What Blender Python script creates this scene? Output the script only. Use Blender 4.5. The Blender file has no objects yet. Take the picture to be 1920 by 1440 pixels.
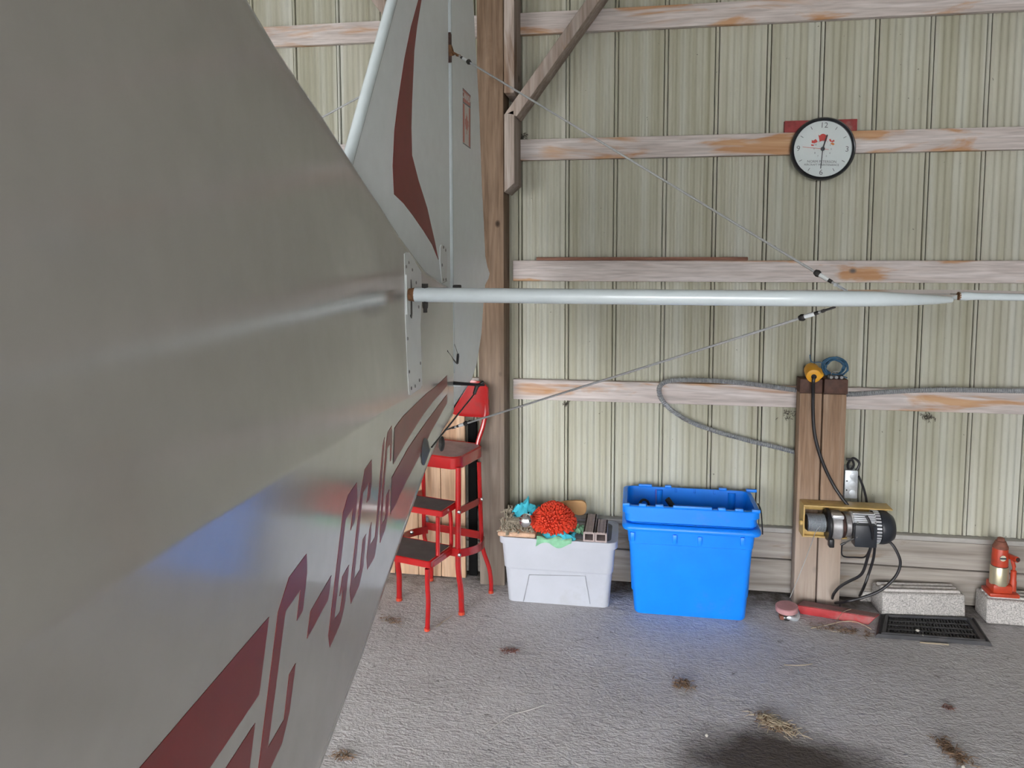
import bpy, bmesh, math, random
from mathutils import Vector, Matrix, noise
random.seed(7)
S = bpy.context.scene
COL = S.collection
PI = math.pi

# ---------------------------------------------------------------- camera, sky, exposure
EYE = 1.626                                     # eye height of the photographer above the floor
FPX, CX, CY = 1400.0, 960.0, 590.4
PITCH, YAW, ROLL = 0.085, 0.1629, -0.002
_c, _s = math.cos(YAW), math.sin(YAW)
FW = Vector((-_s * math.cos(PITCH), _c * math.cos(PITCH), -math.sin(PITCH)))
_r = Vector((_c, _s, 0)); _u = _r.cross(FW)
RT = _r * math.cos(ROLL) + _u * math.sin(ROLL)
UP = -_r * math.sin(ROLL) + _u * math.cos(ROLL)
cam_data = bpy.data.cameras.new('camera'); cam = bpy.data.objects.new('camera', cam_data); COL.objects.link(cam)
cam_data.sensor_fit = 'HORIZONTAL'; cam_data.sensor_width = 36.0
cam_data.lens = FPX / 1920 * 36.0
cam_data.shift_x = 0.0; cam_data.shift_y = (CY - 720) / 1920
cam_data.clip_start = 0.02
cam.matrix_world = Matrix(((RT.x, UP.x, -FW.x, 0), (RT.y, UP.y, -FW.y, 0), (RT.z, UP.z, -FW.z, EYE), (0, 0, 0, 1)))
S.camera = cam

w = bpy.data.worlds.new('overcast_sky'); S.world = w; w.use_nodes = True
bg = w.node_tree.nodes['Background']
bg.inputs[0].default_value = (0.98, 0.985, 1.0, 1); bg.inputs[1].default_value = 1.0
S.view_settings.view_transform = 'Standard'; S.view_settings.look = 'None'
S.view_settings.gamma = 1.0; S.view_settings.use_curve_mapping = False
S.view_settings.exposure = 3.8

def ray(x, y): return FW + RT * ((x - CX) / FPX) - UP * ((y - CY) / FPX)
def at(x, y, Y):                                # point seen at a photograph pixel, at distance Y from the camera towards the wall
    d = ray(x, y); p = d * (Y / d.y); p.z += EYE; return p
def onz(x, y, z=0.0):
    d = ray(x, y); p = d * ((z - EYE) / d.z); p.z = z; return p
def atx(x, y, X):
    d = ray(x, y); p = d * (X / d.x); p.z += EYE; return p

# ---------------------------------------------------------------- materials
def nodes_of(name):
    m = bpy.data.materials.new(name); m.use_nodes = True
    nt = m.node_tree; b = nt.nodes['Principled BSDF']
    return m, nt, b
def N(nt, t, **kw):
    n = nt.nodes.new(t)
    for k, v in kw.items():
        if k in n.inputs: n.inputs[k].default_value = v
        else: setattr(n, k, v)
    return n
def coords(nt, scale=(1, 1, 1), kind='Object'):
    tc = N(nt, 'ShaderNodeTexCoord'); mp = N(nt, 'ShaderNodeMapping')
    mp.inputs['Scale'].default_value = scale
    nt.links.new(tc.outputs[kind], mp.inputs[0]); return mp.outputs[0]
def ntex(nt, vec, scale, detail=4, rough=.55, dist=0):
    n = N(nt, 'ShaderNodeTexNoise'); n.inputs['Scale'].default_value = scale
    n.inputs['Detail'].default_value = detail; n.inputs['Roughness'].default_value = rough
    n.inputs['Distortion'].default_value = dist
    nt.links.new(vec, n.inputs['Vector']); return n.outputs['Fac']
def ramp(nt, fac, stops):
    r = N(nt, 'ShaderNodeValToRGB'); e = r.color_ramp.elements
    while len(e) < len(stops): e.new(.5)
    for i, (p, c) in enumerate(stops):
        e[i].position = p; e[i].color = (*c, 1) if len(c) == 3 else c
    nt.links.new(fac, r.inputs[0]); return r.outputs[0]
def mix(nt, fac, a, b, mode='MIX'):
    m = N(nt, 'ShaderNodeMix', data_type='RGBA', blend_type=mode)
    for s, v in ((0, fac), (6, a), (7, b)):
        if hasattr(v, 'links') or hasattr(v, 'is_linked'): nt.links.new(v, m.inputs[s])
        else: m.inputs[s].default_value = (*v, 1) if isinstance(v, tuple) and len(v) == 3 else v
    return m.outputs[2]
def bump(nt, b, h, strength, dist=.01):
    n = N(nt, 'ShaderNodeBump'); n.inputs['Strength'].default_value = strength; n.inputs['Distance'].default_value = dist
    nt.links.new(h, n.inputs['Height']); nt.links.new(n.outputs[0], b.inputs['Normal'])
def plain(name, col, rough=.5, metal=0, var=.12, scale=18, dirt=None, damt=.5, coat=0, bmp=0, bscale=120, emis=None, spec=None):
    m, nt, b = nodes_of(name)
    v = coords(nt); f = ntex(nt, v, scale, 5)
    lo = tuple(c * (1 - var) for c in col); hi = tuple(min(1, c * (1 + var)) for c in col)
    out = ramp(nt, f, [(.3, lo), (.7, hi)])
    if dirt:
        d = ntex(nt, v, scale * .45, 6, .65)
        out = mix(nt, ramp(nt, d, [(.62 - .3 * damt, (0, 0, 0)), (.78, (1, 1, 1))]), out, dirt)
    nt.links.new(out, b.inputs['Base Color'])
    b.inputs['Roughness'].default_value = rough; b.inputs['Metallic'].default_value = metal
    b.inputs['Coat Weight'].default_value = coat; b.inputs['Coat Roughness'].default_value = .12
    if spec is not None: b.inputs['Specular IOR Level'].default_value = spec
    if bmp: bump(nt, b, ntex(nt, v, bscale, 4), bmp, .004)
    return m
def wood(name, cols, axis='X', patch=None, pamt=.5, grain=26, rough=.8, knots=True, foot=None):
    m, nt, b = nodes_of(name)
    k = {'X': (1, 1, 1), 'Y': (1, 1, 1), 'Z': (1, 1, 1)}[axis]
    st = {'X': (.06, 1, 1), 'Y': (1, .06, 1), 'Z': (1, 1, .06)}[axis]
    oi = N(nt, 'ShaderNodeObjectInfo')
    tc = N(nt, 'ShaderNodeTexCoord'); add = N(nt, 'ShaderNodeVectorMath', operation='ADD')
    mul = N(nt, 'ShaderNodeVectorMath', operation='SCALE'); mul.inputs['Scale'].default_value = 9.0
    cb = N(nt, 'ShaderNodeCombineXYZ')
    for i in range(3): nt.links.new(oi.outputs['Random'], cb.inputs[i])
    nt.links.new(cb.outputs[0], mul.inputs[0]); nt.links.new(tc.outputs['Object'], add.inputs[0]); nt.links.new(mul.outputs[0], add.inputs[1])
    mp = N(nt, 'ShaderNodeMapping'); mp.inputs['Scale'].default_value = st; nt.links.new(add.outputs[0], mp.inputs[0])
    g1 = ntex(nt, mp.outputs[0], grain, 6, .6, .8); g2 = ntex(nt, mp.outputs[0], grain * 4, 3, .5)
    base = ramp(nt, g1, [(.25, cols[0]), (.5, cols[1]), (.75, cols[2])])
    base = mix(nt, .35, base, ramp(nt, g2, [(.35, (.35, .34, .33)), (.6, (1.05, 1.05, 1.05))]), 'MULTIPLY')
    if patch:
        mp2 = N(nt, 'ShaderNodeMapping'); s2 = {'X': (.8, 4, 4), 'Y': (4, .8, 4), 'Z': (4, 4, .8)}[axis]
        mp2.inputs['Scale'].default_value = s2; nt.links.new(add.outputs[0], mp2.inputs[0])
        p = ntex(nt, mp2.outputs[0], 2.2, 5, .55, .6)
        mask = ramp(nt, p, [(.66 - .2 * pamt, (0, 0, 0)), (.74 - .2 * pamt, (1, 1, 1))])
        warm = ramp(nt, g1, [(.3, patch[0]), (.65, patch[1])])
        base = mix(nt, mask, base, warm)
    if knots:
        vo = N(nt, 'ShaderNodeTexVoronoi'); mp3 = N(nt, 'ShaderNodeMapping')
        mp3.inputs['Scale'].default_value = {'X': (.7, 1, 1), 'Y': (1, .7, 1), 'Z': (1, 1, .7)}[axis]
        nt.links.new(add.outputs[0], mp3.inputs[0]); nt.links.new(mp3.outputs[0], vo.inputs['Vector']); vo.inputs['Scale'].default_value = 5.5
        km = ramp(nt, vo.outputs['Distance'], [(.05, (1, 1, 1)), (.09, (0, 0, 0))])
        base = mix(nt, km, base, tuple(c * .3 for c in cols[0]))
    if foot:                                    # paler, washed-out timber near the ground
        geo = N(nt, 'ShaderNodeNewGeometry'); sx = N(nt, 'ShaderNodeSeparateXYZ'); nt.links.new(geo.outputs['Position'], sx.inputs[0])
        ad = N(nt, 'ShaderNodeMath', operation='MULTIPLY_ADD'); nt.links.new(g1, ad.inputs[0]); ad.inputs[1].default_value = .5; nt.links.new(sx.outputs[2], ad.inputs[2])
        mr = N(nt, 'ShaderNodeMapRange'); mr.inputs[1].default_value = foot[1]; mr.inputs[2].default_value = foot[2]; mr.inputs[3].default_value = .8; mr.inputs[4].default_value = 0
        nt.links.new(ad.outputs[0], mr.inputs[0]); base = mix(nt, mr.outputs[0], base, ramp(nt, g1, [(.3, foot[0][0]), (.7, foot[0][1])]))
    nt.links.new(base, b.inputs['Base Color']); b.inputs['Roughness'].default_value = rough
    b.inputs['Specular IOR Level'].default_value = .25
    bump(nt, b, g1, .35, .004)
    return m

def siding_mat():
    m, nt, b = nodes_of('siding_paint')
    oi = N(nt, 'ShaderNodeObjectInfo')
    v = coords(nt, (1, 1, .04)); tc = N(nt, 'ShaderNodeTexCoord')
    geo = N(nt, 'ShaderNodeNewGeometry'); mp = N(nt, 'ShaderNodeMapping'); mp.inputs['Scale'].default_value = (1, 1, .03)
    nt.links.new(geo.outputs['Position'], mp.inputs[0])
    f = ntex(nt, mp.outputs[0], 16, 2, .5)
    col = ramp(nt, f, [(.3, (.40, .39, .31)), (.5, (.475, .47, .40)), (.7, (.54, .55, .505))])
    tint = ramp(nt, oi.outputs['Random'], [(0, (.90, .90, .86)), (1, (1, 1, 1))])
    col = mix(nt, 1.0, col, tint, 'MULTIPLY')
    f2 = ntex(nt, geo.outputs['Position'], 1.3, 4)
    col = mix(nt, 1.0, col, ramp(nt, f2, [(.3, (.88, .88, .85)), (.65, (1.05, 1.05, 1.03))]), 'MULTIPLY')
    # bird droppings and specks
    f3 = ntex(nt, geo.outputs['Position'], 46, 2, .5)
    col = mix(nt, ramp(nt, f3, [(.765, (0, 0, 0)), (.785, (.8, .8, .8))]), col, (.12, .11, .09))
    nt.links.new(col, b.inputs['Base Color'])
    b.inputs['Roughness'].default_value = .5; b.inputs['Specular IOR Level'].default_value = .35
    return m

def floor_mat():
    m, nt, b = nodes_of('dusty_concrete')
    geo = N(nt, 'ShaderNodeNewGeometry'); P = geo.outputs['Position']
    mp = N(nt, 'ShaderNodeMapping'); mp.inputs['Scale'].default_value = (1, 1.5, 1); nt.links.new(P, mp.inputs[0])
    big = ntex(nt, P, 1.6, 5, .6); med = ntex(nt, mp.outputs[0], 26, 5, .6, .4); fine = ntex(nt, mp.outputs[0], 75, 3, .6)
    spk = ntex(nt, P, 17, 4, .7)
    col = ramp(nt, big, [(.3, (.45, .435, .44)), (.55, (.53, .515, .525)), (.75, (.59, .58, .59))])
    col = mix(nt, .5, col, ramp(nt, med, [(.3, (.72, .71, .70)), (.6, (1.06, 1.06, 1.06))]), 'MULTIPLY')
    col = mix(nt, ramp(nt, spk, [(.63, (0, 0, 0)), (.72, (.75, .75, .75))]), col, (.12, .105, .09))
    # dirt strip close to the wall
    sx = N(nt, 'ShaderNodeSeparateXYZ'); nt.links.new(P, sx.inputs[0])
    ad = N(nt, 'ShaderNodeMath', operation='ADD'); nt.links.new(sx.outputs[1], ad.inputs[0])
    mm = N(nt, 'ShaderNodeMath', operation='MULTIPLY'); nt.links.new(ntex(nt, P, 9, 5, .7), mm.inputs[0]); mm.inputs[1].default_value = .5
    nt.links.new(mm.outputs[0], ad.inputs[1])
    mr = N(nt, 'ShaderNodeMapRange'); mr.inputs[1].default_value = 3.62; mr.inputs[2].default_value = 3.84
    nt.links.new(ad.outputs[0], mr.inputs[0])
    col = mix(nt, mr.outputs[0], col, (.10, .085, .07))
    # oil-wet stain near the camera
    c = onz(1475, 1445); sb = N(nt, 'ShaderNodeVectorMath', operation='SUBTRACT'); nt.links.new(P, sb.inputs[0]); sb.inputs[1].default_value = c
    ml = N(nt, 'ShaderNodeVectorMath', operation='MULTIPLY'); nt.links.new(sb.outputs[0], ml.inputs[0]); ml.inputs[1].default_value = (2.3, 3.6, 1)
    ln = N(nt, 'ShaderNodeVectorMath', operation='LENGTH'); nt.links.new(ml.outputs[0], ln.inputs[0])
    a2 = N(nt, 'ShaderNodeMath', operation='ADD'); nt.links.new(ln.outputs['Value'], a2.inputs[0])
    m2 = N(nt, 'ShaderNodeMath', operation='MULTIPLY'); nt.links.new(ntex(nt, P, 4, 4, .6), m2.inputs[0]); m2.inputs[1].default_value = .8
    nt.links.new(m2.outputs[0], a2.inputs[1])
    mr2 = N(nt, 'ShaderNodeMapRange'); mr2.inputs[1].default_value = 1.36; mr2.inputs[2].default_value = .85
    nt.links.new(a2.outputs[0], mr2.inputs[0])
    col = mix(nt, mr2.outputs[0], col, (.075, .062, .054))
    nt.links.new(col, b.inputs['Base Color']); b.inputs['Roughness'].default_value = .85
    b.inputs['Specular IOR Level'].default_value = .3
    h = N(nt, 'ShaderNodeMath', operation='ADD'); nt.links.new(med, h.inputs[0])
    h2 = N(nt, 'ShaderNodeMath', operation='MULTIPLY'); nt.links.new(fine, h2.inputs[0]); h2.inputs[1].default_value = .8
    nt.links.new(h2.outputs[0], h.inputs[1])
    bump(nt, b, h.outputs[0], .8, .012)
    return m

def glass_mat():
    m = bpy.data.materials.new('clock_glass'); m.use_nodes = True; nt = m.node_tree; nt.nodes.clear()
    o = N(nt, 'ShaderNodeOutputMaterial'); mx = N(nt, 'ShaderNodeMixShader'); fr = N(nt, 'ShaderNodeFresnel'); fr.inputs[0].default_value = 1.5
    t = N(nt, 'ShaderNodeBsdfTransparent'); g = N(nt, 'ShaderNodeBsdfGlossy'); g.inputs['Roughness'].default_value = .02
    nt.links.new(fr.outputs[0], mx.inputs[0]); nt.links.new(t.outputs[0], mx.inputs[1]); nt.links.new(g.outputs[0], mx.inputs[2]); nt.links.new(mx.outputs[0], o.inputs[0])
    return m

M = dict(
    siding=siding_mat(), floor=floor_mat(), glass=glass_mat(),
    girt=wood('weathered_girt', ((.46, .40, .375), (.62, .56, .535), (.74, .70, .69)), 'X', ((.40, .20, .095), (.58, .37, .22)), .62),
    sill=wood('weathered_sill', ((.22, .19, .165), (.36, .325, .29), (.46, .425, .39)), 'X', ((.2, .15, .11), (.27, .21, .16)), .3, 14, .85, False),
    post=wood('brown_post', ((.12, .075, .045), (.205, .14, .095), (.28, .20, .145)), 'Z', ((.11, .065, .04), (.17, .115, .075)), .3, foot=(((.13, .105, .085), (.25, .215, .185)), .9, 1.6)),
    nailer=wood('grey_nailer', ((.20, .155, .125), (.36, .30, .265), (.46, .41, .38)), 'Z', ((.16, .10, .07), (.25, .18, .13)), .3),
    brace=wood('grey_brace', ((.24, .185, .15), (.38, .31, .27), (.48, .42, .38)), 'Z', ((.27, .18, .12), (.36, .27, .2)), .3),
    winchpost=wood('treated_timber', ((.20, .12, .075), (.32, .21, .14), (.42, .31, .23)), 'Z', ((.34, .29, .25), (.46, .41, .37)), .15, foot=(((.36, .29, .24), (.52, .46, .41)), .35, .85)),
    cap=plain('dark_cap_wood', (.085, .04, .028), .7, var=.35, scale=30),
    plank=wood('tan_plank', ((.42, .25, .15), (.56, .37, .24), (.66, .48, .34)), 'Z', None, .3, 20),
    gapshade=plain('gap_shade_black', (.006, .006, .006), .95, spec=.1),
    black=plain('black_plastic', (.012, .012, .014), .4),
    cord=plain('black_cord', (.016, .015, .018), .45),
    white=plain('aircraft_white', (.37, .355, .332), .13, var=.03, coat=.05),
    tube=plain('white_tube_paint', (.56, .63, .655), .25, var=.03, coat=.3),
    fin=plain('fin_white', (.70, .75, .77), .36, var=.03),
    mred=plain('maroon_paint', (.19, .014, .014), .33, var=.08, spec=.3),
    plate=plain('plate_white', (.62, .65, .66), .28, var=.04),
    rivet=plain('screw_head', (.22, .22, .22), .35, .6),
    rust=plain('rust', (.16, .075, .03), .8, var=.5, scale=90),
    winchcable=plain('wound_cable_steel', (.40, .44, .48), .4, .5, var=.2, scale=200),
    conduit=plain('conduit_metal', (.36, .38, .40), .4, .5, var=.2, scale=60),
    steel=plain('cable_steel', (.42, .43, .44), .45, .3, var=.15, scale=200),
    galv=plain('galvanised', (.58, .62, .66), .4, .55, var=.12, scale=40),
    chrome=plain('chrome', (.85, .86, .88), .12, 1.0, var=.02),
    dark=plain('dark_metal', (.035, .033, .032), .5, .4, var=.4, scale=60),
    decalw=plain('decal_white', (.58, .56, .55), .35, var=.05),
    decalr=plain('decal_red', (.46, .13, .10), .35, var=.06),
    red=plain('red_enamel', (.36, .008, .009), .2, var=.08, coat=.4, dirt=(.22, .03, .03), damt=.15),
    seatpad=plain('grey_vinyl_tread', (.30, .235, .245), .5, var=.2, scale=30),
    tread=plain('dark_rubber_tread', (.085, .085, .09), .6, var=.2),
    tote=plain('grey_tote_plastic', (.43, .45, .50), .4, var=.05, scale=7, dirt=(.36, .36, .37), damt=.12),
    lid=plain('dark_tote_lid', (.10, .095, .09), .55, var=.25, scale=12, dirt=(.25, .22, .19)),
    blue=plain('blue_bin_plastic', (.004, .24, .95), .38, var=.05, scale=9, dirt=(.08, .24, .72), damt=.05),
    blue2=plain('blue_rope', (.03, .10, .18), .6, var=.3, scale=60),
    teal=plain('turquoise_microfibre', (.06, .52, .66), .9, var=.15, scale=40, bmp=.4, bscale=300),
    green=plain('green_microfibre', (.22, .48, .30), .9, var=.15, scale=40, bmp=.4, bscale=300),
    mitt=plain('red_chenille', (.62, .045, .015), .75, var=.25, scale=70),
    mop=plain('grey_mop_yarn', (.30, .26, .20), .95, var=.35, scale=60),
    peach=plain('peach_towel', (.55, .36, .25), .95, var=.2, scale=50, bmp=.5, bscale=250),
    tanfoam=plain('tan_sole', (.52, .30, .13), .8, var=.12),
    deck=plain('composite_deck', (.36, .295, .285), .75, var=.12, scale=60),
    yellow=plain('yellow_plug', (.75, .36, .02), .45, var=.08),
    frame=plain('yellow_winch_frame', (.56, .38, .13), .45, var=.15, dirt=(.33, .20, .07), damt=.3),
    casting=plain('cast_alloy', (.55, .56, .58), .35, .5, var=.12, dirt=(.10, .06, .04), damt=.9, scale=26),
    rustdark=plain('dark_rusty_steel', (.055, .025, .02), .6, .3, var=.6, scale=50),
    motor=plain('motor_black', (.022, .026, .034), .4, var=.15),
    alum=plain('aluminium_fin', (.72, .74, .77), .35, .4, var=.06),
    pink=plain('faded_pink_paint', (.50, .25, .26), .7, var=.15, dirt=(.3, .2, .19)),
    redbeam=plain('worn_red_paint', (.42, .035, .04), .6, var=.2, scale=24, dirt=(.34, .2, .19), damt=.35),
    redbeamtop=plain('dusty_red_paint', (.24, .13, .12), .85, var=.15, scale=24),
    block=plain('concrete_block', (.46, .44, .42), .9, var=.5, scale=190, bmp=.6, bscale=200),
    blocktop=plain('concrete_ridge', (.55, .52, .5), .9, var=.2, scale=90, bmp=.5, bscale=200),
    rubber=plain('black_rubber', (.045, .045, .05), .6, var=.2, dirt=(.10, .09, .085), damt=.25),
    rubberin=plain('black_rubber_grille', (.018, .018, .02), .65, var=.2),
    jackred=plain('jack_red', (.50, .055, .022), .4, var=.12, scale=30, dirt=(.22, .05, .03), damt=.25),
    jackrust=plain('jack_rust', (.20, .07, .045), .75, var=.3, scale=60),
    brass=plain('pale_brass', (.62, .57, .40), .3, .7, var=.08),
    cream=plain('cream_label', (.66, .62, .48), .5, var=.04),
    clockrim=plain('black_clock_rim', (.012, .014, .020), .25, var=.1, coat=.3),
    face=plain('clock_face', (.66, .72, .72), .5, var=.02),
    ink=plain('dark_ink', (.04, .05, .06), .6), inkgrey=plain('grey_ink', (.16, .17, .19), .6),
    logor=plain('logo_red', (.55, .06, .05), .6), logoo=plain('logo_orange', (.62, .22, .06), .6),
    redboard=plain('faded_red_board', (.30, .05, .05), .8, var=.25, scale=30, dirt=(.33, .24, .2), damt=.25),
    stick=wood('red_stick', ((.20, .09, .06), (.28, .14, .10), (.36, .2, .15)), 'X', None, 0, 40, .8, False),
    straw=plain('straw', (.42, .35, .25), .8), leaf=plain('dead_leaf', (.20, .085, .03), .8, var=.4, scale=40),
    litter=plain('dry_litter', (.16, .10, .06), .9, var=.5, scale=70), redlitter=plain('red_litter', (.13, .05, .035), .9, var=.5, scale=70),
    pebble=plain('pebble', (.55, .52, .47), .8), scratch=plain('pale_scratch', (.5, .48, .46), .9),
    roof=plain('roof_sheet', (.30, .29, .26), .6), palecan=plain('pale_blue_can', (.40, .52, .70), .4),
    nest=plain('cobweb_dust', (.11, .10, .08), .95, var=.4, scale=80), ground=plain('gravel_outside', (.46, .45, .43), .9),
)

# ---------------------------------------------------------------- mesh helpers
ORG = {}
class MB:
    def __init__(s): s.bm = bmesh.new()
    def add(s, vs, fs):
        v = [s.bm.verts.new(p) for p in vs]
        for f in fs:
            try: s.bm.faces.new([v[i] for i in f])
            except ValueError: pass
        return s
    def box(s, x0, x1, y0, y1, z0, z1, mat=None):
        vs = [Vector((x, y, z)) for z in (z0, z1) for y in (y0, y1) for x in (x0, x1)]
        if mat: vs = [mat @ v for v in vs]
        return s.add(vs, [(0, 2, 3, 1), (4, 5, 7, 6), (0, 1, 5, 4), (1, 3, 7, 5), (3, 2, 6, 7), (2, 0, 4, 6)])
    def hexa(s, a, b):                          # two quads (4 points each), same winding
        return s.add(list(a) + list(b), [(3, 2, 1, 0), (4, 5, 6, 7), (0, 1, 5, 4), (1, 2, 6, 5), (2, 3, 7, 6), (3, 0, 4, 7)])
    def prism(s, poly, off):
        n = len(poly); off = Vector(off); a = [Vector(p) for p in poly]; b = [p + off for p in a]
        return s.add(a + b, [tuple(range(n))[::-1], tuple(range(n, 2 * n))] + [(i, (i + 1) % n, n + (i + 1) % n, n + i) for i in range(n)])
    def tube(s, pts, r, n=8, closed=False, caps=True):
        pts = [Vector(p) for p in pts]; k = len(pts); rs = r if isinstance(r, (list, tuple)) else [r] * k
        up = None; rings = []
        for i, p in enumerate(pts):
            a = pts[i - 1] if i > 0 or closed else p; c = pts[(i + 1) % k] if i < k - 1 or closed else p
            t = (c - a).normalized()
            if up is None:
                up = Vector((0, 0, 1)) if abs(t.z) < .9 else Vector((1, 0, 0))
            e = (up - t * up.dot(t))
            if e.length < 1e-6: e = t.orthogonal()
            e.normalize(); f = t.cross(e); up = e
            rings.append([p + (e * math.cos(2 * PI * j / n) + f * math.sin(2 * PI * j / n)) * rs[i] for j in range(n)])
        vs = [q for ring in rings for q in ring]; fs = []
        for i in range(k if closed else k - 1):
            for j in range(n):
                i2 = (i + 1) % k
                fs.append((i * n + j, i * n + (j + 1) % n, i2 * n + (j + 1) % n, i2 * n + j))
        if not closed and caps: fs += [tuple(range(n))[::-1], tuple(range((k - 1) * n, k * n))]
        return s.add(vs, fs)
    def lathe(s, prof, org, axis, n=24, a0=0, a1=2 * PI):  # prof: (radius, distance along the axis)
        ax = Vector(axis).normalized(); e = ax.orthogonal().normalized(); f = ax.cross(e); org = Vector(org)
        vs = []; k = len(prof)
        for r, h in prof:
            for j in range(n):
                t = 2 * PI * j / n; vs.append(org + ax * h + (e * math.cos(t) + f * math.sin(t)) * max(r, 1e-5))
        fs = [(i * n + j, i * n + (j + 1) % n, (i + 1) * n + (j + 1) % n, (i + 1) * n + j) for i in range(k - 1) for j in range(n)]
        fs += [tuple(range(n))[::-1], tuple(range((k - 1) * n, k * n))]
        return s.add(vs, fs)
    def ell(s, c, rad, nu=14, nv=8, amp=0, freq=8, seed=0, rot=None):
        vs = []; c = Vector(c)
        for i in range(nv + 1):
            th = PI * i / nv
            for j in range(nu):
                ph = 2 * PI * j / nu; d = Vector((math.sin(th) * math.cos(ph), math.sin(th) * math.sin(ph), math.cos(th)))
                k = 1 + (amp * noise.noise(d * freq * .3 + Vector((seed, seed * 2, 0))) if amp else 0)
                p = Vector((d.x * rad[0], d.y * rad[1], d.z * rad[2])) * k
                if rot: p = rot @ p
                vs.append(c + p)
        fs = [(i * nu + j, i * nu + (j + 1) % nu, (i + 1) * nu + (j + 1) % nu, (i + 1) * nu + j) for i in range(nv) for j in range(nu)]
        return s.add(vs, fs)
    def grid(s, rows, close=False):
        n = len(rows[0]); vs = [p for r in rows for p in r]; fs = []
        for i in range(len(rows) - 1):
            for j in range(n if close else n - 1):
                fs.append((i * n + j, i * n + (j + 1) % n, (i + 1) * n + (j + 1) % n, (i + 1) * n + j))
        return s.add(vs, fs)
    def build(s, name, mat, parent=None, bevel=0, seg=2, smooth=35, kind=None, label=None, cat=None, group=None, weld=True, tri=False, base=None):
        bm = s.bm
        if weld: bmesh.ops.remove_doubles(bm, verts=bm.verts, dist=1e-5)
        if bevel:
            bmesh.ops.recalc_face_normals(bm, faces=bm.faces)
            es = [e for e in bm.edges if len(e.link_faces) == 2 and e.calc_face_angle(0) > .45]
            bmesh.ops.bevel(bm, geom=es, offset=bevel, segments=seg, profile=.5, affect='EDGES', clamp_overlap=True)
        if tri: bmesh.ops.triangulate(bm, faces=[f for f in bm.faces if len(f.verts) > 4])
        bmesh.ops.recalc_face_normals(bm, faces=bm.faces)
        if parent: o0 = ORG[parent.name]
        elif base is not None: o0 = Vector(base)
        else:
            xs = [v.co for v in bm.verts]; lo = Vector([min(v[i] for v in xs) for i in range(3)]); hi = Vector([max(v[i] for v in xs) for i in range(3)])
            o0 = Vector(((lo.x + hi.x) / 2, (lo.y + hi.y) / 2, lo.z))
        bmesh.ops.translate(bm, vec=-o0, verts=bm.verts)
        me = bpy.data.meshes.new(name); bm.to_mesh(me); bm.free()
        me.materials.append(mat)
        if smooth:
            me.shade_smooth(); me.set_sharp_from_angle(angle=math.radians(smooth))
        o = bpy.data.objects.new(name, me); COL.objects.link(o)
        if parent: o.parent = parent; ORG[o.name] = ORG[parent.name]
        else: o.location = o0; ORG[o.name] = o0
        for k, v in (('label', label), ('category', cat), ('group', group), ('kind', kind)):
            if v: o[k] = v
        return o
def B(*a): return MB().box(*a)
def thing(name, loc, label, cat, group=None):
    o = bpy.data.objects.new(name, None); COL.objects.link(o); o.location = loc; o.empty_display_size = .05
    ORG[o.name] = Vector(loc); o['label'] = label; o['category'] = cat
    if group: o['group'] = group
    return o
def piece(src, parent, off):                    # a copy that shares the mesh, shifted
    c = src.copy(); COL.objects.link(c); c.parent = parent; c.location = src.location + Vector(off); ORG[c.name] = ORG[src.name]; return c
def text_mesh(mb, body, size, mtx, align='CENTER'):
    cu = bpy.data.curves.new('t', 'FONT'); cu.body = body; cu.size = size; cu.align_x = align; cu.align_y = 'CENTER'; cu.resolution_u = 3; cu.extrude = .0004
    ob = bpy.data.objects.new('t', cu); COL.objects.link(ob)
    dg = bpy.context.evaluated_depsgraph_get(); ev = ob.evaluated_get(dg); me = ev.to_mesh()
    mb.add([mtx @ v.co for v in me.vertices], [tuple(p.vertices) for p in me.polygons])
    ev.to_mesh_clear(); bpy.data.objects.remove(ob); bpy.data.curves.remove(cu)
def smoothpath(pts, n=8):                       # Catmull-Rom
    pts = [Vector(p) for p in pts]; out = []
    for i in range(len(pts) - 1):
        p0 = pts[max(0, i - 1)]; p1 = pts[i]; p2 = pts[i + 1]; p3 = pts[min(len(pts) - 1, i + 2)]
        for k in range(n):
            t = k / n
            out.append(.5 * ((2 * p1) + (p2 - p0) * t + (2 * p0 - 5 * p1 + 4 * p2 - p3) * t * t + (3 * p1 - p0 - 3 * p2 + p3) * t ** 3))
    return out + [pts[-1]]
def V(*a): return Vector(a)
def RV(a): return random.uniform(-a, a)

# ---------------------------------------------------------------- the setting
WY = 3.62                                       # face of the metal siding
ROOF = 3.45
DOORX = 1.8; HEAD = 2.6                       # right edge and head of the doorway behind the camera, set to limit incoming light
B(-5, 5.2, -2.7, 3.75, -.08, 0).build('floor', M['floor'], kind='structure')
B(-60, 60, -80, -2.701, -.10, -.01).build('floor', M['ground'], kind='structure')  # unseen gravel ground outside the doorway, not part of the hangar floor
B(-5.1, 5.3, -2.6, 3.8, ROOF, ROOF + .08).build('ceiling', M['roof'], kind='structure')
B(-5.1, -5.0, -2.6, 3.8, 0, ROOF).build('wall_left', M['roof'], kind='structure')
B(5.2, 5.3, -2.6, 3.8, 0, ROOF).build('wall_right', M['roof'], kind='structure')
MB().box(DOORX, 5.3, -2.7, -2.6, 0, ROOF).box(-5.1, DOORX, -2.7, -2.6, HEAD, ROOF).build('wall_front_light_block', M['roof'], kind='structure')   # unseen wall and header, added to block part of the doorway light
wall = B(-5, 5.2, WY + .03, WY + .1, 0, ROOF).build('wall_back', M['roof'], kind='structure')
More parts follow.
